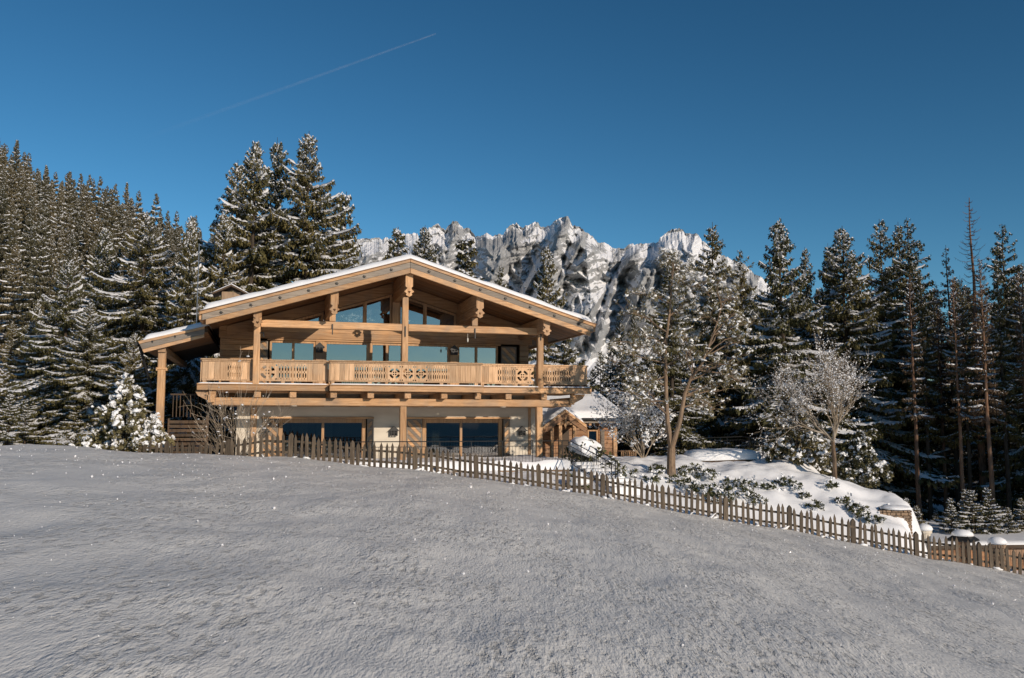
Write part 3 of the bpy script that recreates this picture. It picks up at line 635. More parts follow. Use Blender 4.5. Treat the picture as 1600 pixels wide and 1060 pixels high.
# ground floor
part('ground_wall', MB().box(-6.5, hu(411, GN), GN, GN + .3, GB, 2.78).box(hu(583, GN), hu(638, GN), GN, GN + .3, GB, 2.78).box(hu(797, GN), 6.55, GN, GN + .3, GB, 2.78)
     .box(hu(411, GN), hu(583, GN), GN, GN + .3, 1.78, 2.78).box(hu(638, GN), hu(797, GN), GN, GN + .3, 1.78, 2.78)
     .box(-6.5, -6.2, GN + .3, 11, GB, 2.78).box(6.25, 6.55, GN + .3, 11, GB, 2.78), plaster)
Gd = lambda u: hu(u, GN)
for a_, b_, mu in ((437, 573, 506), (661, 785, 721)):
    B_('door_lintel', Gd(a_ - 27), Gd(b_ + 12), GN - .06, GN + .1, 1.70, 1.775, W_h)
    window(Gd(a_), Gd(b_), GB, 1.695, [Gd(mu)], GN + .04, .17, ch, 'glass_door')
    shutter(Gd(a_ - 25), Gd(a_ - 1), GB, 1.69, GN); shutter(Gd(b_ + 1.5), Gd(b_ + 11), GB, 1.69, GN, -1)
for a_, b_ in ((393, 403), (825, 829)): B_('wall_post', Gd(a_), Gd(b_), GN - .06, GN - .002, GB, 2.19, W_v)
for u, v in ((404.5, 676), (615, 675), (815, 675)): q = hz(u, v, GN); lantern(q[0] + (.22 if u < 410 else 0), q[1], GN)
for h in (0, 5.78): B_('ground_post', h - .13, h + .13, .32, .56, GB, 2.195, W_v, bevel=.02)
for u in (459, 511, 567, 673, 786):
    h = hz(u, 638, 1.7)[0]; part('ceiling_lamp', MB().lathe([(.0, 0), (.13, 0), (.13, .06), (0, .06)], 12, (h, 1.7, 2.2 - .001)), M_linen, ch)
# rooms behind the glass
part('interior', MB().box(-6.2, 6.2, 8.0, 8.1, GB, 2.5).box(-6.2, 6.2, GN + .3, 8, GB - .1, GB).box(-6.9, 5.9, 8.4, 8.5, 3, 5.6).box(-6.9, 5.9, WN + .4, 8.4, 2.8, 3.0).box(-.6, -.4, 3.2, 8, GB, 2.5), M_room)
for a_, b_ in ((455, 480), (494, 519)):
    h0, h1 = hz(a_, 690, 7)[0], hz(b_, 690, 7)[0]
    part('curtain_or_bright_pane', MB().box(h0, h1, 6.95, 7.0, GB, 1.75), M_linen, ch)  # pale panel put in for a bright pane glimpsed through the left door
hc = hz(674, 690, 3.6)[0]; part('curtain_or_bright_pane', MB().add([(hc + .05 * (i % 2) * 0 + i * .05, 3.5 + .05 * (i % 2), z) for z in (GB, 1.2) for i in range(8)], [(i, i + 1, i + 9, i + 8) for i in range(7)]), M_linen, ch)
# slatted screen and stair side left of the ground floor
sc_ = part('slatted_screen', MB().box(-9.0, -8.94, 1.4, 1.5, GB, 1.7).box(-7.6, -7.5, 1.4, 1.5, GB, 3.2), W_dark)
for z in np.arange(GB + .1, 1.6, .17): part('slat', MB().box(-8.94, -7.6, 1.42, 1.46, z, z + .12), W_dark, sc_)
for h in np.arange(-8.85, -7.7, .13): part('baluster', MB().box(h, h + .03, 1.43, 1.46, 1.75, 2.6), W_dark, sc_)
part('screen_rail', MB().box(-8.94, -7.6, 1.40, 1.48, 2.6, 2.66), W_dark, sc_)

# ------------------------------------------------------------------ chairs seen through the left door
def chair(h, n, rz, label):
    x = OX + h * HX + n * NX; y = OY + h * HY + n * NY
    c = empty('dining_chair', (x, y, GB), A + rz, label, 'chair', 'pale chairs behind the ground floor glass')
    part('seat', MB().box(-.23, .23, -.23, .23, .43, .5), M_linen, c, .02); part('backrest', MB().box(-.23, .23, .19, .25, .5, 1.05), M_linen, c, .02)
    for a_ in (-.19, .19):
        for b_ in (-.19, .19): part('leg', MB().box(a_ - .02, a_ + .02, b_ - .02, b_ + .02, 0, .43), M_linen, c)
for i, (u, rz) in enumerate(((455, .3), (485, -.4), (515, .2))):
    chair(hz(u, 690, 4.4)[0], 4.4, rz, ['pale upholstered chair behind the left edge of the left glass door', 'pale upholstered chair in the middle behind the left glass door', 'pale upholstered chair behind the centre post of the left glass door'][i])

# ------------------------------------------------------------------ terrace
te = empty('terrace', (OX, OY, 0), A); te['kind'] = 'structure'
TN = -2.15; TE = hz(893, 720, TN)[0]
part('terrace_slab', MB().box(-9.5, TE, TN, GN, -.45, GB), M_stone, te)
snow_slab('snow_blanket', lambda x: x * 0 + GB, -9.4, TE + .05, TN - .08, GN - .5, 160, 40, .36, te, 2, edge=.2)
z = -.47
for r_ in range(9):
    z -= .145
    h = -5.0 - (r_ % 2) * .4
    while h < TE - .15:
        w = random.choice((.5, .8, 1.2)); e = min(h + w, TE)
        part('wall_plank', MB().box(h + .006, e - .006, TN + random.uniform(0, .02), TN + .1, z + .006, z + .139), W_red, te); h = e
part('wall_core', MB().box(-9, TE - .02, TN + .11, TN + .5, -2.2, -.45), W_dark, te)
def iron_rail(name, pts, label, parent_loc=None, hgt=.98, step=.12, lower=.78, pstep=9):
    r = empty(name, (0, 0, 0), 0, label, 'railing'); pts = [Vector(q) for q in pts]
    r.location = pts[0]; o = pts[0].copy(); rel = [q - o for q in pts]; up = Vector((0, 0, 1))
    MB().tube([q + up * hgt for q in rel], .02, 6).obj('handrail', M_iron, r)
    MB().tube([q + up * lower for q in rel], .012, 5).obj('upper_bar', M_iron, r); MB().tube([q + up * .1 for q in rel], .012, 5).obj('lower_bar', M_iron, r)
    bar = MB().tube([(0, 0, .1), (0, 0, lower)], .0075, 4).me('baluster', M_iron); pst = MB().tube([(0, 0, -.1), (0, 0, hgt)], .017, 5).me('post', M_iron)
    k = 0
    for i in range(len(rel) - 1):
        d = rel[i + 1] - rel[i]; m_ = max(1, int(d.length / step))
        for j in range(m_):
            q = rel[i] + d * (j / m_); obj('post' if k % pstep == 0 else 'baluster', pst if k % pstep == 0 else bar, r, q); k += 1
    obj('post', pst, r, rel[-1]); return r
def loc(h, n, z): return (OX + h * HX + n * NX, OY + h * HY + n * NY, z)
iron_rail('terrace_railing', [loc(-5.1, TN + .1, -.16), loc(TE - .08, TN + .1, -.16)], 'thin black iron railing along the snowy terrace in front of the glass doors', step=.135)
s0 = Vector(loc(TE - .02, TN + .12, -.16)); s1 = Vector(P(956, 752, 31.2))
iron_rail('stair_railing', [s0, Vector((s1.x, s1.y, s1.z - .35))], 'black iron handrail slanting down the steps at the terrace corner')
s2 = s0 + Vector((.5, 1.3, 0)); iron_rail('stair_railing', [s2, Vector((s1.x + .35, s1.y + 1.2, s1.z - .35))], 'second black iron handrail behind the first on the terrace steps', step=.2)
st = empty('garden_steps', tuple(s0), 0, 'snow covered steps going down between the two iron handrails', 'steps')
dv = Vector((s1.x - s0.x, s1.y - s0.y, 0)); nst = 8; dz = (s1.z - .45 - s0.z) / nst
for k in range(nst):
    a_ = dv * (k / nst); MB().box(0, dv.length / nst, .05, 1.25, dz * (k + 1) - .4, dz * (k + 1) + .25).obj('step', M_snow, st, .05).matrix_local = Matrix.Translation(a_) @ Matrix.Rotation(atan2(dv.y, dv.x), 4, 'Z')
# ------------------------------------------------------------------ annex with porch, behind the right corner
AN = 6.5
def az_(u, v, n=AN): return hz(u, v, n)
ax = empty('annex', (OX, OY, 0), A, 'small timber annex with gabled porch and snow covered hipped roof right of the chalet', 'house')
wl0, wl1 = az_(912, 690)[0], az_(962, 690)[0]; wz = az_(940, 664)[1]
for z in np.arange(-.4, wz - .1, .22):
    part('wall_log', MB().box(wl0 - 2.6, az_(918, 690)[0], AN, AN + .15, z, z + .21), W_red, ax, .012)
    part('wall_log', MB().box(az_(935, 690)[0], wl1, AN, AN + .15, z, z + .21), W_red, ax, .012)
part('wall_core', MB().box(wl0 - 2.6, wl1 - .02, AN + .6, AN + 5, -.4, wz), W_dark, ax)
window(az_(918, 690)[0], az_(934, 690)[0], az_(920, 698)[1], az_(920, 672)[1], [], AN - .02, .07, ax)
part('door', MB().box(az_(877, 690)[0], az_(889, 690)[0], AN - .03, AN, -.4, az_(885, 672)[1]), W_dark, ax)
part('shutter', MB().box(az_(938, 690)[0], az_(944, 690)[0], AN - .05, AN, -.2, az_(940, 672)[1]), W_grey, ax); part('corner_post', MB().box(wl1 - .15, wl1 + .05, AN - .08, AN + .1, -.4, wz), W_v, ax)
# hip roof
ro = [az_(898, 658)[0] - 2.6, az_(974, 658)[0]]; ez = az_(940, 655)[1]; rt = hz(945, 614, AN + 3)
ar = part('roof', MB().add([(ro[0], AN - .7, ez), (ro[1], AN - .7, ez), (ro[1], AN + 6.7, ez), (ro[0], AN + 6.7, ez), (ro[0] + 1, AN + 3, rt[1] - .25), (hz(938, 614, AN + 3)[0], AN + 3, rt[1] - .25)],
     [(0, 1, 5, 4), (1, 2, 5), (2, 3, 4, 5), (3, 0, 4), (3, 2, 1, 0)]), W_dark, ax)
def hip_snow():
    a_ = np.linspace(0, 1, 40); V = []; x0, x1 = ro[0] + .05, ro[1] - .05; y0, y1 = AN - .66, AN + 6.6; rx0, rx1 = ro[0] + 1, hz(938, 614, AN + 3)[0]
    X, Y = np.meshgrid(np.linspace(x0, x1, 60), np.linspace(y0, y1, 50))
    ky = np.where(Y < AN + 3, (Y - y0) / (AN + 3 - y0), (y1 - Y) / (y1 - AN - 3)); kx = np.clip((x1 - X) / (x1 - rx1), 0, 1)
    k = np.minimum(ky, kx); d = np.minimum(np.minimum(X - x0, x1 - X), np.minimum(Y - y0, y1 - Y)); q = np.clip(d / .25, 0, 1)
    Z = ez + k * (rt[1] - .25 - ez) + .02 + .30 * np.sqrt(1 - (1 - q) ** 2) * (.8 + .4 * fbm(X, Y, 3))
    V = np.stack([X, Y, Z], -1).reshape(-1, 3); i = np.arange(3000).reshape(50, 60)
    return mesh_np('snow_cover', V, np.stack([i[:-1, :-1], i[:-1, 1:], i[1:, 1:], i[1:, :-1]], -1).reshape(-1, 4), M_snow, True)
obj('snow_cover', hip_snow(), ar)
part('gutter', MB().tube([(ro[0] + 2.7, AN - .78, ez - .02), (ro[1] + .05, AN - .78, ez - .02)], .07, 8), M_iron, ar)
part('fascia_board', MB().box(ro[0] + 2.7, ro[1], AN - .7, AN - .66, ez - .2, ez - .01), W_grey, ar)
for u in (921, 937, 952, 966): h = az_(u, 666, AN - .5)[0]; part('rafter_end', MB().box(h - .06, h + .06, AN - .62, AN, ez - .34, ez - .21), W_n, ar)
# porch gable
PN = AN - 2.2
pa = hz(884, 640, PN); pl = hz(846, 668, PN); pr = hz(917, 664, PN)
for e, nm in ((pl, 0), (pr, 1)):
    def off(t): return [(pa[0], pa[1] - t), (e[0], e[1] - t)]
    for t0, t1, m, dn in ((0, .16, W_h, 0), (.165, .42, W_red, .03)):
        q = off(t0) + off(t1)[::-1]; 
        if not nm: q = q[::-1]
        part('barge_board', MB().prism(q, PN + dn, PN + .08), m, ar, .008)
    q = [(pa[0], pa[1] - .05), (e[0], e[1] - .05), (e[0], e[1] - .13), (pa[0], pa[1] - .13)]
    part('porch_roof', MB().prism(q if nm else q[::-1], PN + .09, AN + 1), W_dark, ar)
snow_slab('snow_cover', lambda x: np.where(x < pa[0], pa[1] - (pa[0] - x) * (pa[1] - pl[1]) / (pa[0] - pl[0]), pa[1] - (x - pa[0]) * (pa[1] - pr[1]) / (pr[0] - pa[0])), pl[0] + .1, pr[0] - .05, PN + .1, AN + 1, 40, 20, .16, ar, 8, edge=.15)
tz = hz(884, 660, PN)[1]
part('porch_tie', MB().box(hz(862, 660, PN)[0], hz(900, 660, PN)[0], PN + .1, PN + .25, tz - .12, tz + .05), W_h, ar, .01)
part('pendant_post', MB().box(pa[0] - .05, pa[0] + .05, PN + .02, PN + .12, tz - .1, pa[1] - .35).prism([(pa[0] - .08, tz - .1), (pa[0], tz - .32), (pa[0] + .08, tz - .1)], PN + .02, PN + .12), W_v, ar)
for u in (864, 877, 899): h = hz(u, 690, PN)[0]; part('porch_post', MB().box(h - .08, h + .08, PN + .1, PN + .26, -.4, tz - .12), W_v, ax, .01)
# wooden bench box beside the annex
bq = P(981, 719, 42.5); bt = P(981, 704, 42.5)[2]
bx_ = empty('slatted_bench', (bq[0], bq[1], bq[2] - .05), A, 'low slatted wooden bench beside the annex wall, partly under snow', 'bench')
part('seat', MB().box(-.46, .46, -.2, .25, bt - bq[2] - .02, bt - bq[2] + .05), W_h, bx_, .01)
for q in np.arange(-.42, .42, .105): part('slat', MB().box(q, q + .06, -.18, -.15, .0, bt - bq[2] - .03), W_v, bx_)
# ------------------------------------------------------------------ snow covered shrubs, pots, pool cover
def lumpy(name, r, seed, m, squash=.7, amp=.25, cut=None, smooth=True, n=22):
    th = np.linspace(0, pi, n); ph = np.linspace(0, 2 * pi, 2 * n, endpoint=False); T_, P_ = np.meshgrid(th, ph, indexing='ij')
    rr = r * (1 + amp * (2 * fbm(2 + T_ * 1.6 + seed, 3 + np.abs(P_ - pi) * 1.4 + seed, 3) - 1))
    X = rr * np.sin(T_) * np.cos(P_); Y = rr * np.sin(T_) * np.sin(P_); Z = rr * np.cos(T_) * squash
    if cut is not None: Z = np.maximum(Z, cut)
    i = np.arange(n * 2 * n).reshape(n, 2 * n); j = np.roll(i, -1, 1)
    Q = np.stack([i[:-1], i[1:], j[1:], j[:-1]], -1).reshape(-1, 4)
    return mesh_np(name, np.stack([X, Y, Z], -1).reshape(-1, 3), Q, m, smooth)
def leaf_cloud(name, pts, per, size, m, rng, up=.3, width=.28):
    """many small diamond leaves round each point"""
    C = np.repeat(pts, per, 0); n = len(C); d = rng.normal(size=(n, 3)); d[:, 2] += up; d /= np.linalg.norm(d, axis=1)[:, None]
    s = size * rng.uniform(.6, 1.3, n)[:, None]; w = np.cross(d, rng.normal(size=(n, 3))); w /= np.linalg.norm(w, axis=1)[:, None] + 1e-6
    b = C + d * s * .15; V = np.stack([b, b + d * s * .5 + w * s * width, b + d * s, b + d * s * .5 - w * s * width], 1).reshape(-1, 3)
    return mesh_np(name, V, np.arange(4 * n).reshape(n, 4), m)
def snow_clumps(name, pts, r0, r1, rng, m=M_snowt, squash=.55):
    k = 8; V = []; Q = []; ring = [(.0, 1), (.55, .82), (.95, .3), (1.0, -.1), (.6, -.45)]
    prof = np.array(ring); ang = np.arange(k) * 2 * pi / k; b = 0
    for p_ in pts:
        r = rng.uniform(r0, r1); ex, ey = rng.uniform(.7, 1.4, 2); a0 = rng.uniform(0, 6)
        jit = rng.uniform(.6, 1.3, (5, k))
        x = prof[:, 0:1] * np.cos(ang + a0) * r * ex * jit; y = prof[:, 0:1] * np.sin(ang + a0) * r * ey * jit; z = np.broadcast_to(prof[:, 1:2] * r * squash, x.shape) * jit; tx, ty = rng.normal(size=2) * .35; z = z + x * tx + y * ty
        V.append(np.stack([p_[0] + x, p_[1] + y, p_[2] + z], -1).reshape(-1, 3)); i = b + np.arange(5 * k).reshape(5, k); j = np.roll(i, -1, 1)
        Q.append(np.stack([i[:-1], i[1:], j[1:], j[:-1]], -1).reshape(-1, 4)); b += 5 * k
    return mesh_np(name, np.concatenate(V), np.concatenate(Q), m, True)
def clumps(parent, *a_, **k_): return tag(obj('snow_load', snow_clumps('snow_load', *a_, **k_), parent), kind='stuff')
def bush(name, u, v, R, Hh, Y, label, cat, seed, snow_n=40, leaves=900, lean=0, group=None, x=None):
    rng = np.random.default_rng(seed)
    q = P(u, v, Y); e = empty(name, q, 0, label, cat, group)
    pts = []
    while len(pts) < 120:
        a_ = rng.uniform(0, 2 * pi); t_ = rng.uniform(0, 1) ** 1.3; rr = R * (1 - t_) ** .75 * rng.uniform(.4, 1) * (1 + .25 * sin(a_ * 3 + t_ * 9 + seed))
        pts.append((rr * cos(a_) + lean * t_, rr * sin(a_), .05 + t_ * Hh))
    pts = np.array(pts)
    cr = obj('foliage', leaf_cloud('foliage', pts, max(1, leaves // 9), .15, M_leafp, rng, .3, .22), e)
    k = rng.integers(0, 120, int(snow_n * 2.2)); top = pts[k] + rng.normal(size=(len(k), 3)) * np.array([.13, .13, .08]) + np.array([0, -.03, .1]); so_ = obj('snow_load', snow_clumps('snow_load', top[::2], .03, .12, rng, squash=.8), cr); so_['kind'] = 'stuff'; so_ = obj('snow_dusting', leaf_cloud('snow_dusting', np.concatenate([top[:len(top) // 2], pts + np.array([0, -.06, .08])]), 11, .11, M_snowt, rng, .1, .5), cr); so_['kind'] = 'stuff'
    mb = MB()
    for k in range(5): p_ = pts[rng.integers(120)]; mb.tube([(0, 0, -.2), p_ * .5, p_], [.04, .025, .01], 5)
    mb.obj('stem', M_bark, e); return e
bush('snowy_shrub', 193, 706, 1.45, 2.5, 30.6, 'rounded conifer shrub buried under thick snow clumps left of the chalet post', 'shrub', 3, 110, 1500, .1)
bush('snowy_shrub', 238, 704, .7, 1.0, 30.8, 'small snow capped shrub touching the foot of the left chalet post', 'shrub', 4, 25, 500)
bush('snowy_shrub', 1248, 722, 1.5, 3.1, 37.2, 'tall snow laden mountain pine on the mound right of the pool railing', 'shrub', 5, 100, 2000, -.3)
bush('snowy_shrub', 1338, 758, 1.35, 2.1, 37.6, 'snow laden mountain pine on the mound right of the bare tree trunk', 'shrub', 6, 60, 1600, .3)
bush('snowy_shrub', 1285, 738, .9, 1.3, 38.2, 'lower snow dusted pine bush behind the bare tree trunk', 'shrub', 8, 40, 1300)
def capped(u, v, Y, r, h, label, seed, lean=.15):
    q = P(u, v, Y); e = empty('snow_capped_shrub', q, 0, label, 'shrub'); rng = np.random.default_rng(seed)
    pts = rng.normal(size=(70, 3)) * np.array([r * .42, r * .42, h * .25]) + np.array([0, 0, h * .4])
    f_ = obj('foliage', leaf_cloud('foliage', pts, 16, .16, M_leafb, rng), e)
    s_ = obj('snow_cap', lumpy('snow_cap', r, seed, M_snow, .66, .42, -.35 * r), f_, (0, 0, h * .62)); s_.rotation_euler = (0, lean, 0)
    MB().tube([(0, 0, -.3), (0, 0, h * .5)], .03, 5).obj('stem', M_bark, e)
capped(914, 722, 35.5, .70, .8, 'dome shaped shrub with one smooth snow cap by the stair railing', 3, .32)
capped(905, 765, 31.6, .42, .5, 'small snow topped shrub between the steps and the picket fence', 7, 0)
# hot tub cover
q = P(1135, 722, 38.0); tb = empty('hot_tub', (q[0], q[1] + .8, q[2] - .1), .0, 'long low hot tub cover under a rounded layer of snow on the mound', 'hot tub')
hw = (1190 - 1080) / F * 38 / 2
mb = MB(); k = 24
prof = [(cos(2 * pi * j / k), sin(2 * pi * j / k)) for j in range(k)]; sq = lambda c, s_: (np.sign(c) * abs(c) ** .5 * hw, np.sign(s_) * abs(s_) ** .5 * .9)
pl_ = [sq(c, s_) for c, s_ in prof]
mb.add([(x, y, -.2) for x, y in pl_] + [(x, y, .22) for x, y in pl_], [(j, (j + 1) % k, k + (j + 1) % k, k + j) for j in range(k)] + [tuple(range(k, 2 * k))])
mb.obj('tub_side', W_dark, tb)
V = [];
for sc_i, z in ((1.03, .18), (1.06, .26), (1.05, .42), (.97, .54), (.78, .61), (.4, .64), (.02, .645)): V += [(x * sc_i, y * sc_i, z + .03 * sin(x * 2.1)) for x, y in pl_]
MB().add(V, [(i * k + j, i * k + (j + 1) % k, (i + 1) * k + (j + 1) % k, (i + 1) * k + j) for i in range(6) for j in range(k)]).obj('snow_cover', M_snow, tb, smooth=True)
iron_rail('pool_railing', [P(1058, 712, 41.5), P(1108, 709, 42), P(1160, 707, 42), P(1190, 711, 40.5), P(1199, 722, 39)], 'dark metal railing curving round the snow covered hot tub', hgt=.75, lower=.6, step=.14)
# low shrubs poking out of the snow
spots = [(955, 735), (975, 750), (1033, 741), (1018, 753), (1072, 741), (1092, 744), (1107, 752), (1060, 757), (1098, 775), (1120, 768), (1147, 757), (1166, 766), (1080, 768), (1225, 757), (1238, 764), (1258, 778),
         (1154, 780), (1182, 787), (1200, 765), (1300, 764), (1318, 786), (1330, 796), (1340, 800), (1345, 808), (1275, 798), (1385, 800), (1365, 818), (1128, 787)]
ordn = ['first', 'second', 'third', 'fourth', 'fifth', 'sixth', 'seventh', 'eighth', 'ninth', 'tenth', 'eleventh', 'twelfth', 'thirteenth', 'fourteenth', 'fifteenth']
slab_ = {}
for nm_, cond in (('left of the pine trunk', lambda u: u < 1048), ('between pine trunk and mid mound', lambda u: 1048 <= u < 1190), ('on the right half of the mound', lambda u: u >= 1190)):
    for k_, i_ in enumerate(sorted([i for i, q in enumerate(spots) if cond(q[0])], key=lambda i: spots[i])): slab_[i_] = 'low evergreen shrub, ' + ordn[k_] + ' from left, in the snow ' + nm_
for i, (u, v) in enumerate(spots):
    x, y, z = hit(u, v); rng = np.random.default_rng(50 + i); R = rng.uniform(.2, .44) * (.62 if u > 1190 else 1.0)
    e = empty('evergreen_shrub', (x, y, z), 0, slab_[i], 'shrub', 'low shrubs on the snowy mound')
    k = int(8 + R * 26); pts = rng.uniform(-1, 1, (k, 3)) * np.array([R * 1.25, R * 1.0, 0]); pts[:, 2] = rng.uniform(0, 1, k) * R * (1 - .5 * (pts[:, 0] / R / 1.25) ** 2)
    f_ = obj('foliage', leaf_cloud('foliage', pts, 20, .11, M_leafb, rng, .8, .2), e)
    tt = np.concatenate([pts, pts]) + rng.normal(size=(2 * k, 3)) * .1; so_ = obj('snow_dusting', leaf_cloud('snow_dusting', tt[: int(k * .8)] + np.array([0, .02, .0]), 9, .09, M_snowt, rng, .1, .5), f_); so_['kind'] = 'stuff'
# stone end wall of the mound
q0 = P(1386, 798, 32.55); q1 = P(1418, 799, 32.9)
ws = empty('stone_retaining_wall', (q0[0], q0[1], q0[2]), 0, 'short rough stone wall under a snow lip at the right end of the mound', 'wall')
MB().box(0, q1[0] - q0[0], .1, 1.5, -2, .0).obj('wall_core', M_stone, ws)
z = 0
while z > -1.6:
    h = random.uniform(.08, .13); x = -.3
    while x < q1[0] - q0[0]:
        w = random.uniform(.12, .3); e = min(x + w, q1[0] - q0[0] + .02)
        MB().box(x + .008, e - .008, random.uniform(0, .03), .16, z - h + .012, z).obj('stone', M_stone, ws, .015); x += w
    z -= h
o = obj('snow_lip', lumpy('snow_lip', .5, 3, M_snow, .3, .12, -.05), ws, ((q1[0] - q0[0]) / 2, .3, .06)); o.scale = (1.15, .9, .8)
# low flat-roofed building in the dip on the right
g0 = P(1440, 852, 37.5)
gr = empty('flat_roofed_garage', (g0[0], g0[1], g0[2]), radians(4), 'low flat roofed garage with snowy roof and timber front behind the fence on the right', 'garage')
for k in range(34):
    MB().box(.0 + k * .26, .25 + k * .26, -.0, .04, -2.2, -.14).obj('front_board', W_red, gr, .006)
MB().box(-.3, 9.5, -.25, 8, -.14, 0).obj('roof_slab', W_dark, gr, .01)
MB().box(-.2, 9.3, .05, 7.5, -2.6, -.15).obj('wall_core', plaster, gr)
snow_slab('snow_cover', lambda x: x * 0, -.28, 9.45, -.2, 7.9, 60, 40, .12, gr, 4)
def lamp_post(u, v, Y, kind, label):
    q = P(u, v, Y); e = empty('snow_capped_post', q, 0, label, 'post')
    if kind == 'dome':
        MB().lathe([(.2, -1.6), (.2, -.12), (.26, -.1), (.26, 0), (0, 0)], 14).obj('shaft', plaster, e); MB().lathe([(.27, .005), (.30, .06), (.25, .17), (.14, .23), (.01, .25)], 16).obj('snow_cap', M_snow, e, smooth=True)
    if kind == 'roof':
        MB().box(-.2, .2, -.2, .2, -1.6, -.05).obj('shaft', W_red, e, .02)
        MB().lathe([(.66, -.05), (.64, 0), (.2, .28), (.01, .33)], 4).obj('hood', M_iron, e)
        MB().lathe([(.4, .15), (.36, .26), (.24, .34), (.01, .38)], 14).obj('snow_cap', M_snow, e, smooth=True)
    if kind == 'stone':
        sh = empty('shaft', (0, 0, 0)); sh.parent = e
        MB().lathe([(.27, -1.6), (.27, -.3), (.24, 0), (0, 0)], 14).obj('core', M_stone, sh)
        for z in np.arange(-1.4, -.05, .14):
            for a_ in np.arange(0, 6.2, .62):
                b = MB().box(.22, .31, -.085, .085, z, z + .12).obj('stone', M_stone, sh, .02); b.rotation_euler = (0, 0, a_ + z * 3)
        MB().lathe([(.31, .005), (.34, .07), (.28, .17), (.15, .24), (.01, .26)], 16).obj('snow_cap', M_snow, e, smooth=True)
lamp_post(1445, 829, 35, 'dome', 'pale round gatepost with white snow dome, leftmost of the three capped posts')
lamp_post(1504, 843, 34, 'roof', 'square post with dark pointed hood and snow on top, between two capped posts')
lamp_post(1558, 850, 33, 'stone', 'round stone pillar with snow cap, rightmost of the capped posts behind the fence')
MB().tube([(0, 0, 0), (0, 0, 4.6)], .025, 6).obj('flagpole', M_steel, None, loc=P(307, 505, 44))
bpy.data.objects['flagpole'].scale = (1, 1, 1); tag(bpy.data.objects['flagpole'], 'slender bare metal mast rising behind the left side roof', 'pole')
bpy.data.objects['flagpole'].location.z -= .5
# ------------------------------------------------------------------ picket fence
def fence():
    e = empty('picket_fence', (0, 29.5, 0), 0, 'weathered wooden picket fence running downhill across the snow in front of the chalet', 'fence')
    rng = random.Random(5); vs = []
    for k in range(8):
        w = rng.uniform(.042, .056); hh = 1.0; t_ = rng.uniform(-.012, .012)
        vs.append(MB().prism([(-w, 0), (w, 0), (w * .95 + t_, .86), (t_, 1.0), (-w * .95 + t_, .86)], -.017, .017).me('picket', W_fence, .006))
    mesh_post = MB().prism([(-.075, 0), (.075, 0), (.072, .9), (0, 1.0), (-.072, .9)], -.05, .05).me('post', W_fence, .01)
    x = -12.6; k = 0; lastpost = None
    yy = lambda x: 29.5 + .12 * sin(x * .35)
    while x < 20.5:
        ispost = k % 11 == 5; y = yy(x); z = gz(x, y) - .06
        me = mesh_post if ispost else rng.choice(vs)
        o = obj('post' if ispost else 'picket', me, e, (x, y - 29.5 + (.06 if ispost else 0), z - .12))
        hh = (.99 if ispost else rng.uniform(.92, 1.04)); o.scale = (rng.uniform(.9, 1.12), 1, hh)
        o.rotation_euler = (rng.uniform(-.04, .04), rng.uniform(-.035, .035), rng.uniform(-.1, .1))
        x += rng.uniform(.178, .202); k += 1
    xs_ = np.arange(-12.7, 20.6, 1.1)
    for dz in (.22, .58):
        for a_, b_ in zip(xs_[:-1], xs_[1:]):
            za, zb = gz(a_, yy(a_)) - .05 + dz, gz(b_, yy(b_)) - .05 + dz; h = .035
            MB().add([(a_, yy(a_) - 29.5 + .03, za - h), (b_, yy(b_) - 29.5 + .03, zb - h), (b_, yy(b_) - 29.5 + .07, zb - h), (a_, yy(a_) - 29.5 + .07, za - h), (a_, yy(a_) - 29.5 + .03, za + h), (b_, yy(b_) - 29.5 + .03, zb + h), (b_, yy(b_) - 29.5 + .07, zb + h), (a_, yy(a_) - 29.5 + .07, za + h)],
                     [(0, 3, 2, 1), (4, 5, 6, 7), (0, 1, 5, 4), (1, 2, 6, 5), (2, 3, 7, 6), (3, 0, 4, 7)]).obj('rail', W_fence, e)
    rg = np.random.default_rng(3); X = rg.uniform(-12, 20, 60); pts = np.stack([X, rg.uniform(-.1, .1, 60), [gz(a_, 29.5) for a_ in X]], -1)
    o = obj('drifted_snow', snow_clumps('drifted_snow', pts, .05, .16, rg, M_snow, .4), e); o['kind'] = 'stuff'
fence()
# ------------------------------------------------------------------ ice crystals and crumbs lying on the field
def crystals():
    rng = np.random.default_rng(21); n = 2200; r = 3.5 + 26 * rng.random(n) ** 1.0; a_ = rng.uniform(-.62, .62, n)
    X = r * np.sin(a_); Y = r * np.cos(a_); ok = Y < 29; X, Y, r = X[ok], Y[ok], r[ok]; n = len(X); Z = ground(X, Y)
    s = (.0022 + .0008 * r) * rng.uniform(.3, 1.0, n) ** 2
    s[:160] *= 2.1
    base = np.array([(0, 0, 1), (1, 0, 0), (0, 1, 0), (-1, 0, 0), (0, -1, 0), (0, 0, -1)], float)
    R = rng.normal(size=(n, 3, 3)); Qm, _ = np.linalg.qr(R)
    V = (base[None] * s[:, None, None] * rng.uniform(.3, 1.2, (n, 6, 1))) @ Qm + np.stack([X, Y, Z + s * .7], -1)[:, None]
    fq = np.array([(0, 1, 2), (0, 2, 3), (0, 3, 4), (0, 4, 1), (5, 2, 1), (5, 3, 2), (5, 4, 3), (5, 1, 4)])
    Fc = (fq[None] + 6 * np.arange(n)[:, None, None]).reshape(-1, 3)
    m = mat('ice_crystal', (.92, .92, .94), .12, spec=.8)
    tag(obj('ice_crystals', mesh_np('ice_crystals', V.reshape(-1, 3), Fc, m)), 'tiny glinting ice crystals scattered over the snow field', 'ice crystals', kind='stuff')
crystals()
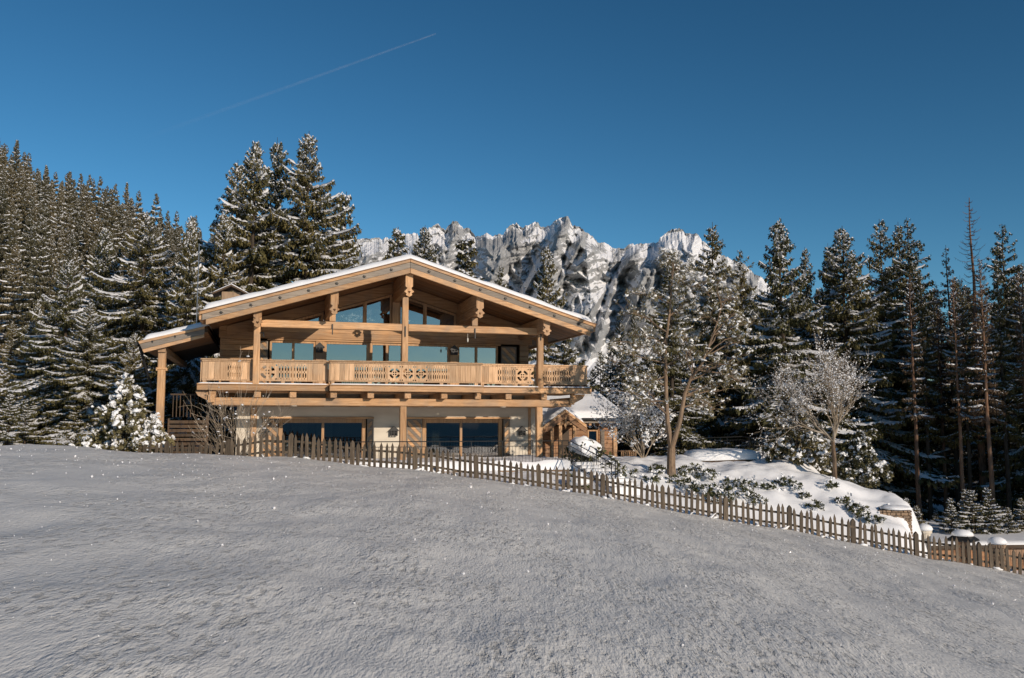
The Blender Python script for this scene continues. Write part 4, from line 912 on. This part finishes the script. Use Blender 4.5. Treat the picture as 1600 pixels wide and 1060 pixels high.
# ------------------------------------------------------------------ conifers
def conifer(seed, Ht, R, base=.06, lod=1., droop=.5, snow=1., dens=1., leaf=.8, shape=1.02, hang=.5, snoww=1.):
    rng = np.random.default_rng(seed)
    dz = .27 * lod; z = []; q = base * Ht
    while q < Ht * .985: z.append(q); q += dz * (3.0 - 2.2 * (q / Ht)) * (1 if lod < 1.5 else 1.05 - .8 * (q / Ht) ** 2) * rng.uniform(.75, 1.25)
    z = np.array(z); nb = np.maximum(3, (8.5 - 3.5 * z / Ht) * dens).astype(int)
    Z = np.repeat(z, nb) + rng.normal(size=nb.sum()) * .07; n = len(Z); t = Z / Ht
    az = rng.uniform(0, 2 * pi, n)
    lobe = 1 + .16 * np.sin(az * 2 + rng.uniform(0, 6)) + .12 * np.sin(az * 3 + 7 * t + rng.uniform(0, 6))
    pq = 1.5 * (1 - t) ** shape; prof = pq / (1 + pq ** 5) ** .2 * np.interp(t, [0, base + .10, base + .22], [.7, .85, 1])
    bump_ = 1 + .28 * (fbm(t * 13 + seed, t * 0 + seed * 1.7, 2) * 2 - 1)
    Lb = R * prof * lobe * bump_ * rng.uniform(.6, 1.14, n) + .07
    gap = rng.random(n) < .07; Lb[gap] *= .45
    k1 = np.interp(t, [0, .5, .9, 1], [-.30, -.12, .45, 1.2]) * (1 if droop < 1 else 1.5) + rng.uniform(-.12, .12, n); k2 = droop * np.interp(t, [0, .6, 1], [1., .7, .15]); k4 = .34 * droop * 1.2
    def pos(b, s):
        r = Lb[b] * s; zz = Z[b] + Lb[b] * (k1[b] * s - k2[b] * s ** 2 * .6 + k4 * s ** 4)
        return np.stack([r * np.cos(az[b]), r * np.sin(az[b]), zz], -1)
    # twigs
    nt = np.maximum(3, (3.6 * Lb / (.15 * lod)) + 3).astype(int); B = np.repeat(np.arange(n), nt); m = len(B)
    s = .04 + .96 * rng.random(m) ** .9; side = np.where(rng.random(m) < .5, 1, -1.); p0 = pos(B, s)
    lt = (Lb[B] * .34 * (1.05 - s) ** .7 + .10) * rng.uniform(.6, 1.2, m)
    lt = np.minimum(lt, .95)
    beta = rng.uniform(.5, 1.15, m); ca, sa = np.cos(az[B]), np.sin(az[B]); o = np.stack([ca, sa, np.zeros(m)], -1); la = np.stack([-sa, ca, np.zeros(m)], -1)
    d = o * np.cos(beta)[:, None] + la * (side * np.sin(beta))[:, None]; d[:, 2] = rng.uniform(-.45, .05, m) * (1 if hang > .2 else .4)
    d /= np.linalg.norm(d, axis=1)[:, None]; p1 = p0 + d * lt[:, None]
    # needles sprays
    per = 5; C = np.repeat(np.arange(m), per); a_ = rng.random(len(C)); q0 = p0[C] + d[C] * (lt[C] * a_)[:, None]
    hg = rng.random(len(C)) < hang
    ld = d[C] * .9 + rng.normal(size=(len(C), 3)) * .38; ld[hg] = d[C][hg] * .25 + rng.normal(size=(hg.sum(), 3)) * .22; ld[hg, 2] -= .9
    ld /= np.linalg.norm(ld, axis=1)[:, None]
    ll = leaf * lod ** .6 * np.where(hg, rng.uniform(.2, .55, len(C)), rng.uniform(.14, .3, len(C))) * (.28 + .72 * (1 - t[B][C]) ** .6)
    w = np.cross(ld, rng.normal(size=ld.shape)); w /= np.linalg.norm(w, axis=1)[:, None] + 1e-6; w = w * (ll * .15 + .012)[:, None]
    ll = ll[:, None]
    V = np.stack([q0, q0 + ld * ll * .45 + w, q0 + ld * ll, q0 + ld * ll * .45 - w], 1).reshape(-1, 3)
    Q = np.arange(len(V)).reshape(-1, 4)
    # snow on branches: arched strips
    SV = []; SQ = []; b0 = 0
    if snow > 0:
        sel = np.where(rng.random(n) < .92 * min(1, snow))[0]; K = 7; ss = np.linspace(.22, 1.0, K)
        ctr = np.stack([pos(sel, np.full(len(sel), q)) for q in ss], 1)          # n,K,3
        wd = (.07 + .085 * rng.random((len(sel), K))) * snoww * lod ** .5 * np.minimum(1, Lb[sel] / 1.2)[:, None]
        wd *= np.interp(ss, [0.2, .4, .85, 1], [.5, 1, .9, .25])[None] * (rng.random((len(sel), K)) > .14)
        lat = np.stack([-np.sin(az[sel]), np.cos(az[sel]), 0 * sel], -1)[:, None]
        A_ = ctr + lat * wd[..., None]; Bm = ctr - lat * wd[..., None]; T_ = ctr.copy(); T_[..., 2] += wd * .75 + .02; A_[..., 2] -= wd * .15; Bm[..., 2] -= wd * .15
        vv = np.stack([A_, T_, Bm], 2).reshape(-1, 3); i = np.arange(len(sel) * K * 3).reshape(len(sel), K, 3)
        for c in (0, 1): SQ.append(np.stack([i[:, :-1, c], i[:, 1:, c], i[:, 1:, c + 1], i[:, :-1, c + 1]], -1).reshape(-1, 4))
        SV.append(vv); b0 = len(vv)
        tw = np.where(rng.random(m) < .45 * snow)[0]; a0 = p0[tw] + d[tw] * (lt[tw] * .15)[:, None]; a1 = p0[tw] + d[tw] * (lt[tw] * rng.uniform(.6, 1, len(tw)))[:, None]
        wl_ = np.stack([-d[tw, 1], d[tw, 0], 0 * tw], -1) * (rng.uniform(.025, .055, len(tw)) * snoww * lod ** .5)[:, None]; am = (a0 + a1) / 2; up = np.array([0, 0, 1.])
        am[:, 2] += .03
        vv = np.stack([a0, am + wl_, a1, am - wl_, am + up * (.045 * snoww)], 1).reshape(-1, 3); i = b0 + np.arange(len(vv)).reshape(-1, 5)
        # five-vertex little tents, stored as quads with a repeated apex
        q_ = [np.stack([i[:, a_], i[:, b_], i[:, 4]], -1) for a_, b_ in ((0, 1), (1, 2), (2, 3), (3, 0))]
        SV.append(vv); tri = np.concatenate(q_)
        snow_v = np.concatenate(SV); snow_q = np.concatenate(SQ)
        snow_t = tri
    else: snow_v = None
    # trunk and boughs
    mb = MB(); zt = np.linspace(-1.2, Ht, 12); r0 = .011 * Ht
    mb.tube([(0.02 * sin(q), .03 * cos(q * .7), q) for q in zt], [max(.012, r0 * (1 - q / Ht) ** .8 if q < Ht else .01) if q > 0 else r0 * 1.15 for q in zt], 8)
    for b in range(0, n, 1 if lod < 1.3 else 3):
        if Lb[b] > .5 and lod < 1.6:
            mb.tube([pos(np.array([b]), np.array([q]))[0] for q in (0, .4, .75)], [.012 * Lb[b] + .008, .009 * Lb[b] + .004, .006], 3, cap=False)
    return V, Q, (None if snow_v is None else (snow_v, snow_q, snow_t)), mb
def mixed(name, V, Qs, m, smooth=True):     # quads and triangles in one mesh
    me = bpy.data.meshes.new(name); me.vertices.add(len(V)); me.vertices.foreach_set('co', np.asarray(V, np.float32).ravel())
    lo_ = np.concatenate([q.ravel() for q in Qs]).astype(np.int32); me.loops.add(len(lo_)); me.loops.foreach_set('vertex_index', lo_)
    st_ = []; b = 0
    for q in Qs: st_.append(b + np.arange(len(q)) * q.shape[1]); b += q.size
    st_ = np.concatenate(st_).astype(np.int32); me.polygons.add(len(st_)); me.polygons.foreach_set('loop_start', st_); me.polygons.foreach_set('use_smooth', np.full(len(st_), smooth))
    me.materials.append(m); me.update(calc_edges=True); return me
def proto(seed, Ht, R, bark=M_bark, lm=M_leaf, **k):
    V, Q, S, mb = conifer(seed, Ht, R, **k)
    return dict(H=Ht, trunk=mb.me('trunk', bark), crown=mesh_np('crown', V, Q, lm), snow=None if S is None else mixed('snow_load', S[0], S[1:], M_snowt))
def proto_far(seed, Ht, R, **k):
    V, Q, S, mb = conifer(seed, Ht, R, **k); nv = len(V); me = mixed('distant_spruce', np.concatenate([V, S[0]]), [Q, S[1] + nv, S[2] + nv], M_leaff, False)
    me.materials.append(M_snowt); mi = np.concatenate([np.zeros(len(Q)), np.ones(len(S[1]) + len(S[2]))]).astype(np.int32); me.polygons.foreach_set('material_index', mi); return dict(H=Ht, one=me)
def plant(pr, x, y, z, H_, rz, label, cat='spruce tree', group=None, wide=1., name='spruce_tree', tilt=0):
    s = H_ / pr['H']
    if 'one' in pr:
        o = obj(name, pr['one']); o.location = (x, y, z); o.scale = (s * wide, s * wide, s); o.rotation_euler = (0, 0, rz); return tag(o, label, cat, group)
    e = empty(name, (x, y, z), rz, label, cat, group); e.scale = (s * wide, s * wide, s); e.rotation_euler[0] = tilt
    obj('trunk', pr['trunk'], e); c = obj('crown', pr['crown'], e)
    if pr['snow']: obj('snow_load', pr['snow'], c)['kind'] = 'stuff'
    return e
def at_top(pr, u, v, Y, label, **k):      # tree whose tip shows at pixel u,v
    q = P(u, v, Y); z = gz(q[0], Y); z = min(z, q[2] - 3)
    return plant(pr, q[0], Y, z, q[2] - z, random.uniform(0, 6), label, **k)
big = [proto(1, 19, 4.7, droop=.9, hang=.6, snow=1., snoww=1.6, shape=1.05), proto(2, 19, 4.6, droop=.8, hang=.58, snow=1, snoww=1.5, shape=1.05), proto(3, 18, 4.4, droop=1., hang=.55, snoww=1.5, shape=1.05)]
slim = [proto(4, 18, 3.6, droop=.55, hang=.4, snow=.8, snoww=.95, dens=.85), proto(5, 18, 3.3, droop=.7, hang=.4, snow=.7, dens=.8), proto(6, 20, 3.8, base=.2, droop=.6, hang=.35, snow=.6, dens=.75)]
tallp = proto(7, 22, 3.0, base=.38, droop=.6, hang=.35, snow=.5, dens=.7)
small = proto(8, 9, 2.0, droop=.5, hang=.35, snow=1.1, snoww=1.6)
dry = proto(9, 19, 2.4, base=.3, droop=.4, hang=.25, snow=.25, dens=.6, leaf=.65, lm=M_leafd)
dry2 = proto(19, 19, 2.2, base=.48, droop=.4, hang=.25, snow=.4, dens=.6, leaf=.65, lm=M_leafd, bark=M_barkr)
far = [proto_far(20 + i, 16, 2.1 + .3 * (i % 3), lod=1.9, droop=.7, hang=.5, snow=.75, dens=1., snoww=.85) for i in range(5)]
# cluster behind the left half of the roof
at_top(big[0], 483, 205, 53, 'tallest of the snowy spruces above the left roof slope, its tip the highest of all', wide=1.12)
at_top(big[1], 434, 215, 55, 'middle spruce of the trio above the left roof, squeezed between two broad ones', wide=.9)
at_top(big[2], 399, 221, 52, 'left spruce of the trio rising above the left roof slope', wide=1.2)
at_top(small, 541, 300, 56, 'narrow snowy spruce tip showing right beside the tallest spruce over the roof', wide=.8)
at_top(big[1], 372, 250, 57, 'spruce half hidden behind the left side of the roof trio')
at_top(slim[0], 522, 330, 60, 'lower spruce filling in behind the right side of the roof trio')
at_top(big[2], 352, 330, 50, 'broad snowy spruce just left of the roof trio, lower than them', wide=1.05)
# between trio and hillside
at_top(big[2], 299, 338, 45, 'dark narrow spruce behind the thin mast at the left side roof', wide=.85)
at_top(big[0], 229, 328, 47, 'large dark spruce with drooping snowy boughs left of the chalet', wide=1.3)
at_top(big[1], 166, 352, 50, 'sunlit olive spruce between the dark large spruce and the hillside wood', wide=1.1)
at_top(big[2], 108, 405, 42, 'sunlit spruce with long snow lined boughs in the left foreground', wide=1.35)
at_top(big[0], 270, 420, 52, 'spruce standing in shade behind the left roof post')
at_top(big[1], 60, 470, 48, 'lower sunlit spruce near the left picture edge in front of the hillside wood')
at_top(slim[1], 20, 500, 52, 'spruce at the far left edge in front of the hillside wood')
at_top(big[0], 142, 470, 40, 'short broad spruce just above the snow field left of the buried shrub', wide=1.4)
at_top(big[2], 210, 520, 39, 'short dark spruce right behind the snow buried shrub', wide=1.3)
at_top(big[1], 330, 455, 60, 'dark spruce behind the left end of the main roof')
# hillside
rng = random.Random(4); pl = []
gh = 'spruces covering the left hillside'
for tr in range(30000):
    if len(pl) >= 620: break
    x = rng.uniform(-150, -26); y = rng.uniform(60, 180); u = 800 + F * x / y
    if u < -60 or u > 370: continue
    if any((x - a_) ** 2 + (y - b_) ** 2 < 6.0 for a_, b_ in pl): continue
    z = gz(x, y)
    if z < -1: continue
    pl.append((x, y))
pl.sort(key=lambda q: q[1])
GV = [[], []]; GQ = [[], []]; G0 = [0, 0]
fV, fQ, fS, _mb = conifer(77, 14, 2.4, lod=4.2, droop=.7, hang=.5, snow=.8, dens=.9, snoww=.8)
for k, (x, y) in enumerate(pl):
    Hk = rng.uniform(7, 11) + rng.random() ** 3 * 5; wk = rng.uniform(.85, 1.15); a_ = rng.uniform(0, 6); z = gz(x, y) - .3
    if k < 210:
        plant(rng.choice(far), x, y, z, Hk, a_, 'snow dusted spruce in the dense wood covering the left hillside', group=gh, wide=wk); continue
    s_ = Hk / 14; M_ = np.array([[cos(a_) * wk, -sin(a_) * wk, 0], [sin(a_) * wk, cos(a_) * wk, 0], [0, 0, 1]]) * s_
    for j, (v_, q_) in enumerate(((fV, [fQ]), (fS[0], [fS[1]]))):
        GV[j].append(v_ @ M_.T + np.array([x, y, z])); GQ[j].append(q_[0] + G0[j]); G0[j] += len(v_)
nv = G0[0]; V_ = np.concatenate(GV[0] + GV[1]); Q_ = np.concatenate(GQ[0] + [q + nv for q in GQ[1]])
mi_ = np.concatenate([np.zeros(sum(len(q) for q in GQ[0])), np.ones(sum(len(q) for q in GQ[1]))])
tag(obj('hillside_wood', mesh_np('hillside_wood', V_, Q_, [M_leaff, M_snowt], False, mi_)), 'far upper part of the snowy spruce wood on the left hillside', 'wood', kind='stuff')
# small trees between the roof and the mountain
for i, (u, v, Y, w, pr, lab) in enumerate([(621, 355, 62, 1.1, small, 'small snowy spruce tip just left of the chalet ridge'), (664, 352, 64, 1.15, big[0], 'dark small spruce tip just right of the chalet ridge'),
        (729, 369, 62, 1.3, small, 'small spruce above the right roof slope, third from the ridge'), (783, 412, 66, .9, slim[1], 'thin brownish spruce top peeking over the right roof slope'),
        (855, 384, 52, 1.0, big[2], 'well formed snowy spruce standing against the rock face right of the roof slope'), (884, 505, 47, 1.2, small, 'snowy spruce seen under the right roof corner beside the balcony'),
        (938, 545, 56, .9, slim[1], 'dark low spruce directly above the annex roof'), (953, 528, 60, .8, slim[2], 'low spruce between the annex roof and the slim twin spruces'), (978, 540, 54, .9, slim[0], 'low spruce behind the frosted shrub'), (925, 575, 52, .9, slim[0], 'lowest spruce tip beside the balcony corner'), (968, 488, 62, .75, slim[0], 'slim spruce against the blue snow gully right of the roof corner'), (990, 492, 66, .75, slim[1], 'slim spruce beside its twin at the foot of the snow gully')]):
    at_top(pr, u, v, Y, lab, wide=w)
# right hand wood, named ones
for u, v, Y, w, pr, lab in [(1046, 394, 48, 1.1, slim[0], 'spruce behind the two stemmed pine, left of its crown centre'), (1112, 347, 55, 1.15, slim[1], 'tall spruce directly above the right half of the pine crown'),
        (1157, 390, 56, 1.2, slim[2], 'spruce on the skyline where the mountain ridge meets the wood'), (1217, 343, 50, 1.25, big[2], 'big pointed spruce standing clear with sky on both sides, right of the mountain'),
        (1258, 386, 58, .9, slim[0], 'lower spruce between two taller ones right of the clear standing spruce'), (1294, 380, 56, .9, slim[1], 'spruce top leaning on the taller one above the bare round tree'),
        (1315, 353, 52, 1.3, big[0], 'tall spruce above the bare round tree'), (1374, 342, 53, 1.05, slim[0], 'narrow spruce, left of the twin topped pair'),
        (1403, 347, 55, 1., slim[1], 'left top of the twin spruces on the right skyline'), (1417, 340, 53, 1.15, slim[2], 'right and taller top of the twin spruces on the right skyline'),
        (1478, 383, 50, 1.0, dry, 'brownish half dry spruce left of the bare larch'), (1565, 350, 50, 1.2, slim[2], 'dense dark spruce right of the bare larch'),
        (1595, 412, 48, 1.1, slim[0], 'spruce cut by the right picture edge'), (1533, 440, 45, .9, dry2, 'dry brown spruce with bare reddish trunk under the bare larch'), (1530, 400, 44, .8, dry2, 'dry spruce with bare reddish trunk just right of the larch'), (1462, 440, 50, .8, dry2, 'dry spruce with thin bare trunk between the twin spruces and the larch'), (1590, 420, 46, .8, dry2, 'dry spruce with bare trunk at the right picture edge'), (1488, 430, 46, .8, dry2, 'slender dry spruce with bare reddish trunk left of the larch'), (1420, 430, 47, .9, dry2, 'dry spruce with stout bare reddish trunk behind the domed gatepost'), (1345, 470, 58, 1.2, slim[2], 'lower spruce filling the gap between two tall ones')]:
    at_top(pr, u, v, Y, lab, wide=w)
for u, v, Y, w in [(1437, 420, 49, .8), (1500, 430, 48, .8), (1556, 400, 46, .8)]:
    at_top(tallp, u, v, Y, {1437: 'high pruned spruce with long bare trunk behind the domed gatepost', 1500: 'high pruned spruce with bare trunk above the hooded post', 1556: 'high pruned spruce with bare trunk above the stone pillar'}[u], wide=w)
# filling rows
rng = random.Random(9); gr_ = 'spruces filling the wood on the right'; pl = []
for tr in range(3000):
    if len(pl) >= 62: break
    y = rng.uniform(50, 100); u = rng.uniform(1000, 1760); x = (u - 800) / F * y
    if any((x - a_) ** 2 + (y - b_) ** 2 < 9 for a_, b_ in pl): continue
    vt = np.interp(u, [1000, 1060, 1120, 1190, 1300, 1400, 1500, 1760], [560, 500, 470, 470, 450, 430, 440, 440]) + rng.uniform(-15, 70)
    zt = P(u, vt, y)[2]; z = gz(x, y)
    if zt - z < 6: continue
    pl.append((x, y)); pr = rng.choice([slim[0], slim[1], slim[2], big[1]]) if y < 70 else rng.choice(far)
    plant(pr, x, y, z, min(zt - z, 24), rng.uniform(0, 6), 'snowy spruce in the shady ranks of the wood on the right', group=gr_, wide=rng.uniform(1, 1.3))
for x, y in [(44, 36), (50, 26), (47, 44), (58, 34), (53, 18), (62, 24), (33, 40), (36, 33)]:  # unseen spruces added out of frame to cast shade on the right wood
    plant(slim[(x + y) % 3], x, y, gz(x, y), 20 + (x * 7 % 5), x, 'tall unseen spruce beyond the right side, added to shade the wood', group='unseen spruces beyond the right side, added for shade', wide=1.25)
# understory on the right
rng = random.Random(12)
for k_, (u, v) in enumerate(sorted([(1392, 812), (1432, 800), (1462, 808), (1486, 812), (1520, 800), (1544, 815), (1575, 812), (1596, 806), (1370, 770), (1350, 745), (1510, 812), (1415, 770)])):
    Y = rng.uniform(40, 46); q = P(u, v, Y); z = gz(q[0], Y); plant(small, q[0], Y, z - .5, rng.uniform(2.2, 3.8), rng.uniform(0, 6), 'small snowy spruce sapling among the trunks of the right wood, ' + ordn[k_] + ' sapling from the left', group='saplings under the right wood', wide=1.5)
# left understory
for k_, (u, v) in enumerate(sorted([(15, 640), (40, 655), (85, 650), (120, 640), (250, 640), (5, 600)])):
    Y = rng.uniform(36, 44); q = P(u, v, Y); z = gz(q[0], Y); plant(small, q[0], Y, z - .3, q[2] - z + 1, rng.uniform(0, 6), 'small spruce at the upper edge of the snow field, ' + ordn[k_] + ' from the left edge', group='young spruces along the upper field edge', wide=1.5)

# ------------------------------------------------------------------ branching trees
def branching(seed, start, dirs, length, rad, depth, spread, ratio, up, kids, segs=4, jig=.12, minr=.004, gnarl=.25):
    rng = np.random.default_rng(seed); mb = MB(); tips = []; mids = []
    def grow(p_, d, l, r, lv):
        pts = [p_]; q = p_.copy(); dd = d.copy()
        for i in range(segs):
            dd = dd + rng.normal(size=3) * gnarl * (.6 + .2 * (depth - lv)) * .5; dd[2] += up * .12; dd /= np.linalg.norm(dd); q = q + dd * l / segs; pts.append(q.copy())
        rs = np.linspace(r, max(minr, r * .62), segs + 1); mb.tube(pts, list(rs), 6 if lv > depth - 2 else (4 if lv > 1 else 3), cap=False)
        if lv <= 1: tips.append(pts[-1]); tips.append(pts[segs // 2]);
        if lv <= 2: mids.extend(pts[1:])
        if lv > 0:
            for k in range(kids[min(depth - lv, len(kids) - 1)]):
                i = rng.integers(max(1, segs // 2), segs + 1) if k else segs
                base_d = (pts[i] - pts[i - 1]); base_d /= np.linalg.norm(base_d); side = np.cross(base_d, rng.normal(size=3)); side /= np.linalg.norm(side) + 1e-6
                a_ = spread * rng.uniform(.5, 1.2); nd = base_d * cos(a_) + side * sin(a_); grow(pts[i].copy(), nd, l * ratio * rng.uniform(.75, 1.15), rs[i] * .72, lv - 1)
    for d, l, r, dp in dirs: grow(np.array(start, float), np.array(d, float) / np.linalg.norm(d), l, r, dp)
    return mb, np.array(tips), np.array(mids)
def bare_tree(name, loc_, seed, scale, label, spread=.5, frost=60, trunk_h=.9, stems=1, depth=6, kids=(4, 3, 3, 3, 2, 2), l0=1.0, r0=.09, cat='bare tree', twig=M_twig, upf=.9, fr=(.02, .05)):
    e = empty(name, loc_, 0, label, cat); rng = np.random.default_rng(seed)
    if stems == 1:
        MB().tube([(0, 0, -.4), (.02, 0, trunk_h * .5), (0, .03, trunk_h)], [r0 * 1.15, r0, r0 * .9], 8).obj('trunk', M_barkp, e)
        st_ = [((rng.uniform(-1.1, 1.1), rng.uniform(-1.1, 1.1), 1.0), l0, r0 * .62, depth) for _ in range(5)]; s0_ = (0, 0, trunk_h)
    else:
        MB().lathe([(.1, -.3), (.08, 0), (.0, .12)], 8).obj('trunk', M_barkp, e)
        st_ = [((rng.uniform(-.75, .75), rng.uniform(-.75, .75), 1.0), l0 * rng.uniform(.8, 1.2), r0, depth) for _ in range(stems)]; s0_ = (0, 0, 0)
    mb, tips, mids = branching(seed, s0_, st_, l0, r0, depth, spread, .78, upf, kids, segs=3, minr=.003)
    c = mb.obj('branches', twig, e)
    if frost and depth > 3: tag(obj('frost', leaf_cloud('frost', mids[rng.permutation(len(mids))[:4200]], 1, .042 if stems == 1 else .06, M_snowt, rng, .2, .4), c), kind='stuff')
    if frost: clumps(c, mids[rng.permutation(len(mids))[:frost]], fr[0], fr[1], rng)
    e.scale = (scale,) * 3; return e
q = P(1304, 752, 35.2); bare_tree('bare_round_tree', (q[0], q[1], q[2] - .1), 5, 1.3, 'leafless round crowned tree with frosted twigs standing on the right of the mound', spread=.62, frost=400, trunk_h=1.3, depth=5, l0=1.05, r0=.065, kids=(4, 3, 3, 3, 3), fr=(.012, .03))
q = P(1005, 716, 37.0); bare_tree('frosted_shrub', (q[0], q[1], q[2] - .1), 8, 1.3, 'spreading many stemmed leafless shrub with frost, between annex and two stemmed pine', stems=9, depth=4, l0=.85, r0=.022, kids=(3, 3, 3, 3), frost=320, cat='shrub', upf=.6, spread=.5, fr=(.02, .08))
q = P(372, 705, 31.0); bare_tree('bare_shrub', (q[0], q[1], gz(q[0], q[1])), 12, 1.75, 'thin leafless shrub in front of the white wall under the left balcony', stems=10, depth=3, l0=.72, r0=.0085, fr=(.008, .03), kids=(4, 3, 2), frost=70, cat='shrub', upf=.7, spread=.45)
# Scots pine with two stems
def pine():
    x, y, z = hit(1049, 742); e = empty('scots_pine', (x, y, z), 0, 'two stemmed Scots pine with snowy needle clumps standing on the mound right of the chalet', 'pine tree')
    rng = np.random.default_rng(31)
    def w(u, v, dy=0.): q = P(u, v, y + dy); return np.array([q[0] - x, q[1] - y, q[2] - z])
    s1_ = [w(1049, 700), w(1043, 660), w(1041, 620, .1), w(1040, 580, .2), w(1040, 540, .2), w(1046, 490, .2), w(1050, 440, .2), w(1052, 415, .2)]
    s2_ = [w(1055, 700), w(1062, 660, -.2), w(1070, 615, -.3), w(1080, 590, -.4), w(1096, 570, -.5), w(1108, 540, -.5), w(1122, 500, -.4), w(1128, 470, -.4)]
    mb = MB(); mb.tube([(0, 0, -.6), (0, 0, .4), s1_[0] * .98], [.19, .165, .15], 10)
    mb.tube(s1_, [.115, .09, .078, .068, .058, .042, .03, .018], 8); mb.tube([s1_[0] * .97] + s2_[1:], [.115, .088, .072, .06, .05, .038, .026, .018], 8)
    mb.obj('trunk', M_barkp, e)
    lm = []       # limbs: start, end
    st = lambda l, i, f: l[i] * (1 - f) + l[i + 1] * f
    for a_, b_ in [((s1_, 1, .3), (985, 610)), ((s1_, 2, .4), (965, 570)), ((s1_, 3, .3), (975, 540)), ((s1_, 3, .8), (1005, 520)), ((s1_, 4, .4), (985, 480)), ((s1_, 5, .3), (1010, 460)), ((s1_, 6, .3), (1040, 405)), ((s1_, 4, .9), (1075, 480)),
                   ((s1_, 3, .2), (1085, 560)), ((s2_, 1, .5), (1110, 640)), ((s2_, 1, .9), (1130, 600)), ((s2_, 2, .8), (1145, 560)), ((s2_, 3, .6), (1160, 590)), ((s2_, 4, .4), (1165, 525)), ((s2_, 5, .4), (1175, 500)), ((s2_, 6, .3), (1150, 460)), ((s2_, 6, .8), (1110, 440)),
                   ((s1_, 5, .8), (1085, 445)), ((s1_, 1, .8), (1000, 640)), ((s2_, 2, .2), (1100, 620)), ((s1_, 4, .2), (1015, 560)), ((s2_, 3, .2), (1060, 520)), ((s2_, 5, .9), (1090, 490)), ((s1_, 6, .8), (1062, 425)), ((s2_, 4, .9), (1140, 500)), ((s1_, 2, .8), (995, 590))]:
        for r_ in range(2):
            p_ = st(a_[0], a_[1], a_[2]); q = w(b_[0] + rng.uniform(-14, 14), b_[1] + rng.uniform(-10, 10), rng.uniform(-1.9, 1.9) if r_ else rng.uniform(-.8, .8)); lm.append((p_, q))
    mb = MB(); tips = []
    for p_, q in lm:
        mid = (p_ + q) / 2 + rng.normal(size=3) * .12 + np.array([0, 0, .12]); mb.tube([p_, (p_ + mid) / 2 + rng.normal(size=3) * .05, mid, (mid + q) / 2 + rng.normal(size=3) * .08, q], [.034, .027, .02, .014, .008], 5, cap=False)
        for f_ in np.linspace(.5, 1.0, 6):
            b = p_ * (1 - f_) ** 2 + 2 * mid * f_ * (1 - f_) + q * f_ ** 2
            for _ in range(2):
                d = rng.normal(size=3) * np.array([.3, .3, .17]) + (q - p_) * .06; d[2] += .06; t_ = b + d; mb.tube([b, (b + t_) / 2 + rng.normal(size=3) * .03, t_], [.012, .008, .005], 3, cap=False); tips.append(t_)
                if rng.random() < .6: tips.append(t_ + rng.normal(size=3) * .08)
    c = mb.obj('limbs', M_barkp, e); tips = np.array(tips)
    f_ = obj('needle_clumps', leaf_cloud('needle_clumps', tips, 23, .15, M_leafp, rng, .45, .06), e)
    tag(obj('frost', leaf_cloud('frost', tips + np.array([0, 0, .03]), 3, .09, M_snowt, rng, .3, .35), f_), kind='stuff')
    k = rng.permutation(len(tips))[:int(len(tips) * .5)]; clumps(f_, tips[k] + np.array([0, 0, .03]), .03, .11, rng)
pine()
# bare larch rising above the right wood
def larch(u, v, Y, label, seed, full=1.):
    q = P(u, v, Y); z = gz(q[0], Y); Ht = q[2] - z; e = empty('bare_larch', (q[0], q[1], z), 0, label, 'larch tree'); rng = np.random.default_rng(seed)
    MB().tube([(.05 * sin(t_), 0, t_) for t_ in np.linspace(-.5, Ht, 14)], list(np.linspace(.26, .02, 14)), 8).obj('trunk', M_barkr, e)
    mb = MB()
    for t_ in np.arange(.28, .99, .011):
        for _ in range(3):
            a_ = rng.uniform(0, 6.28); l = (2.6 * (1 - t_) ** .75 + .15) * rng.uniform(.5, 1.1) * (.45 if t_ < .5 else 1); o = np.array([cos(a_), sin(a_), 0]); p_ = np.array([0, 0, t_ * Ht])
            f = lambda s: p_ + o * l * s + np.array([0, 0, l * (-.45 * s + .75 * s * s)]); mb.tube([f(0), f(.33), f(.66), f(1)], [.022, .016, .011, .005], 3, cap=False)
            for s in np.arange(.25, 1, .13):
                for sd in (-1, 1):
                    d = (o * .4 + sd * np.array([-o[1], o[0], 0])) * l * .22 * (1.1 - s); mb.tube([f(s), f(s) + d + np.array([0, 0, -.1 * l * rng.random()])], [.009, .004], 3, cap=False)
    mb.obj('branches', M_barkr, e)
larch(1514, 309, 49, 'tall leafless larch overtopping the dark wood on the right', 3)
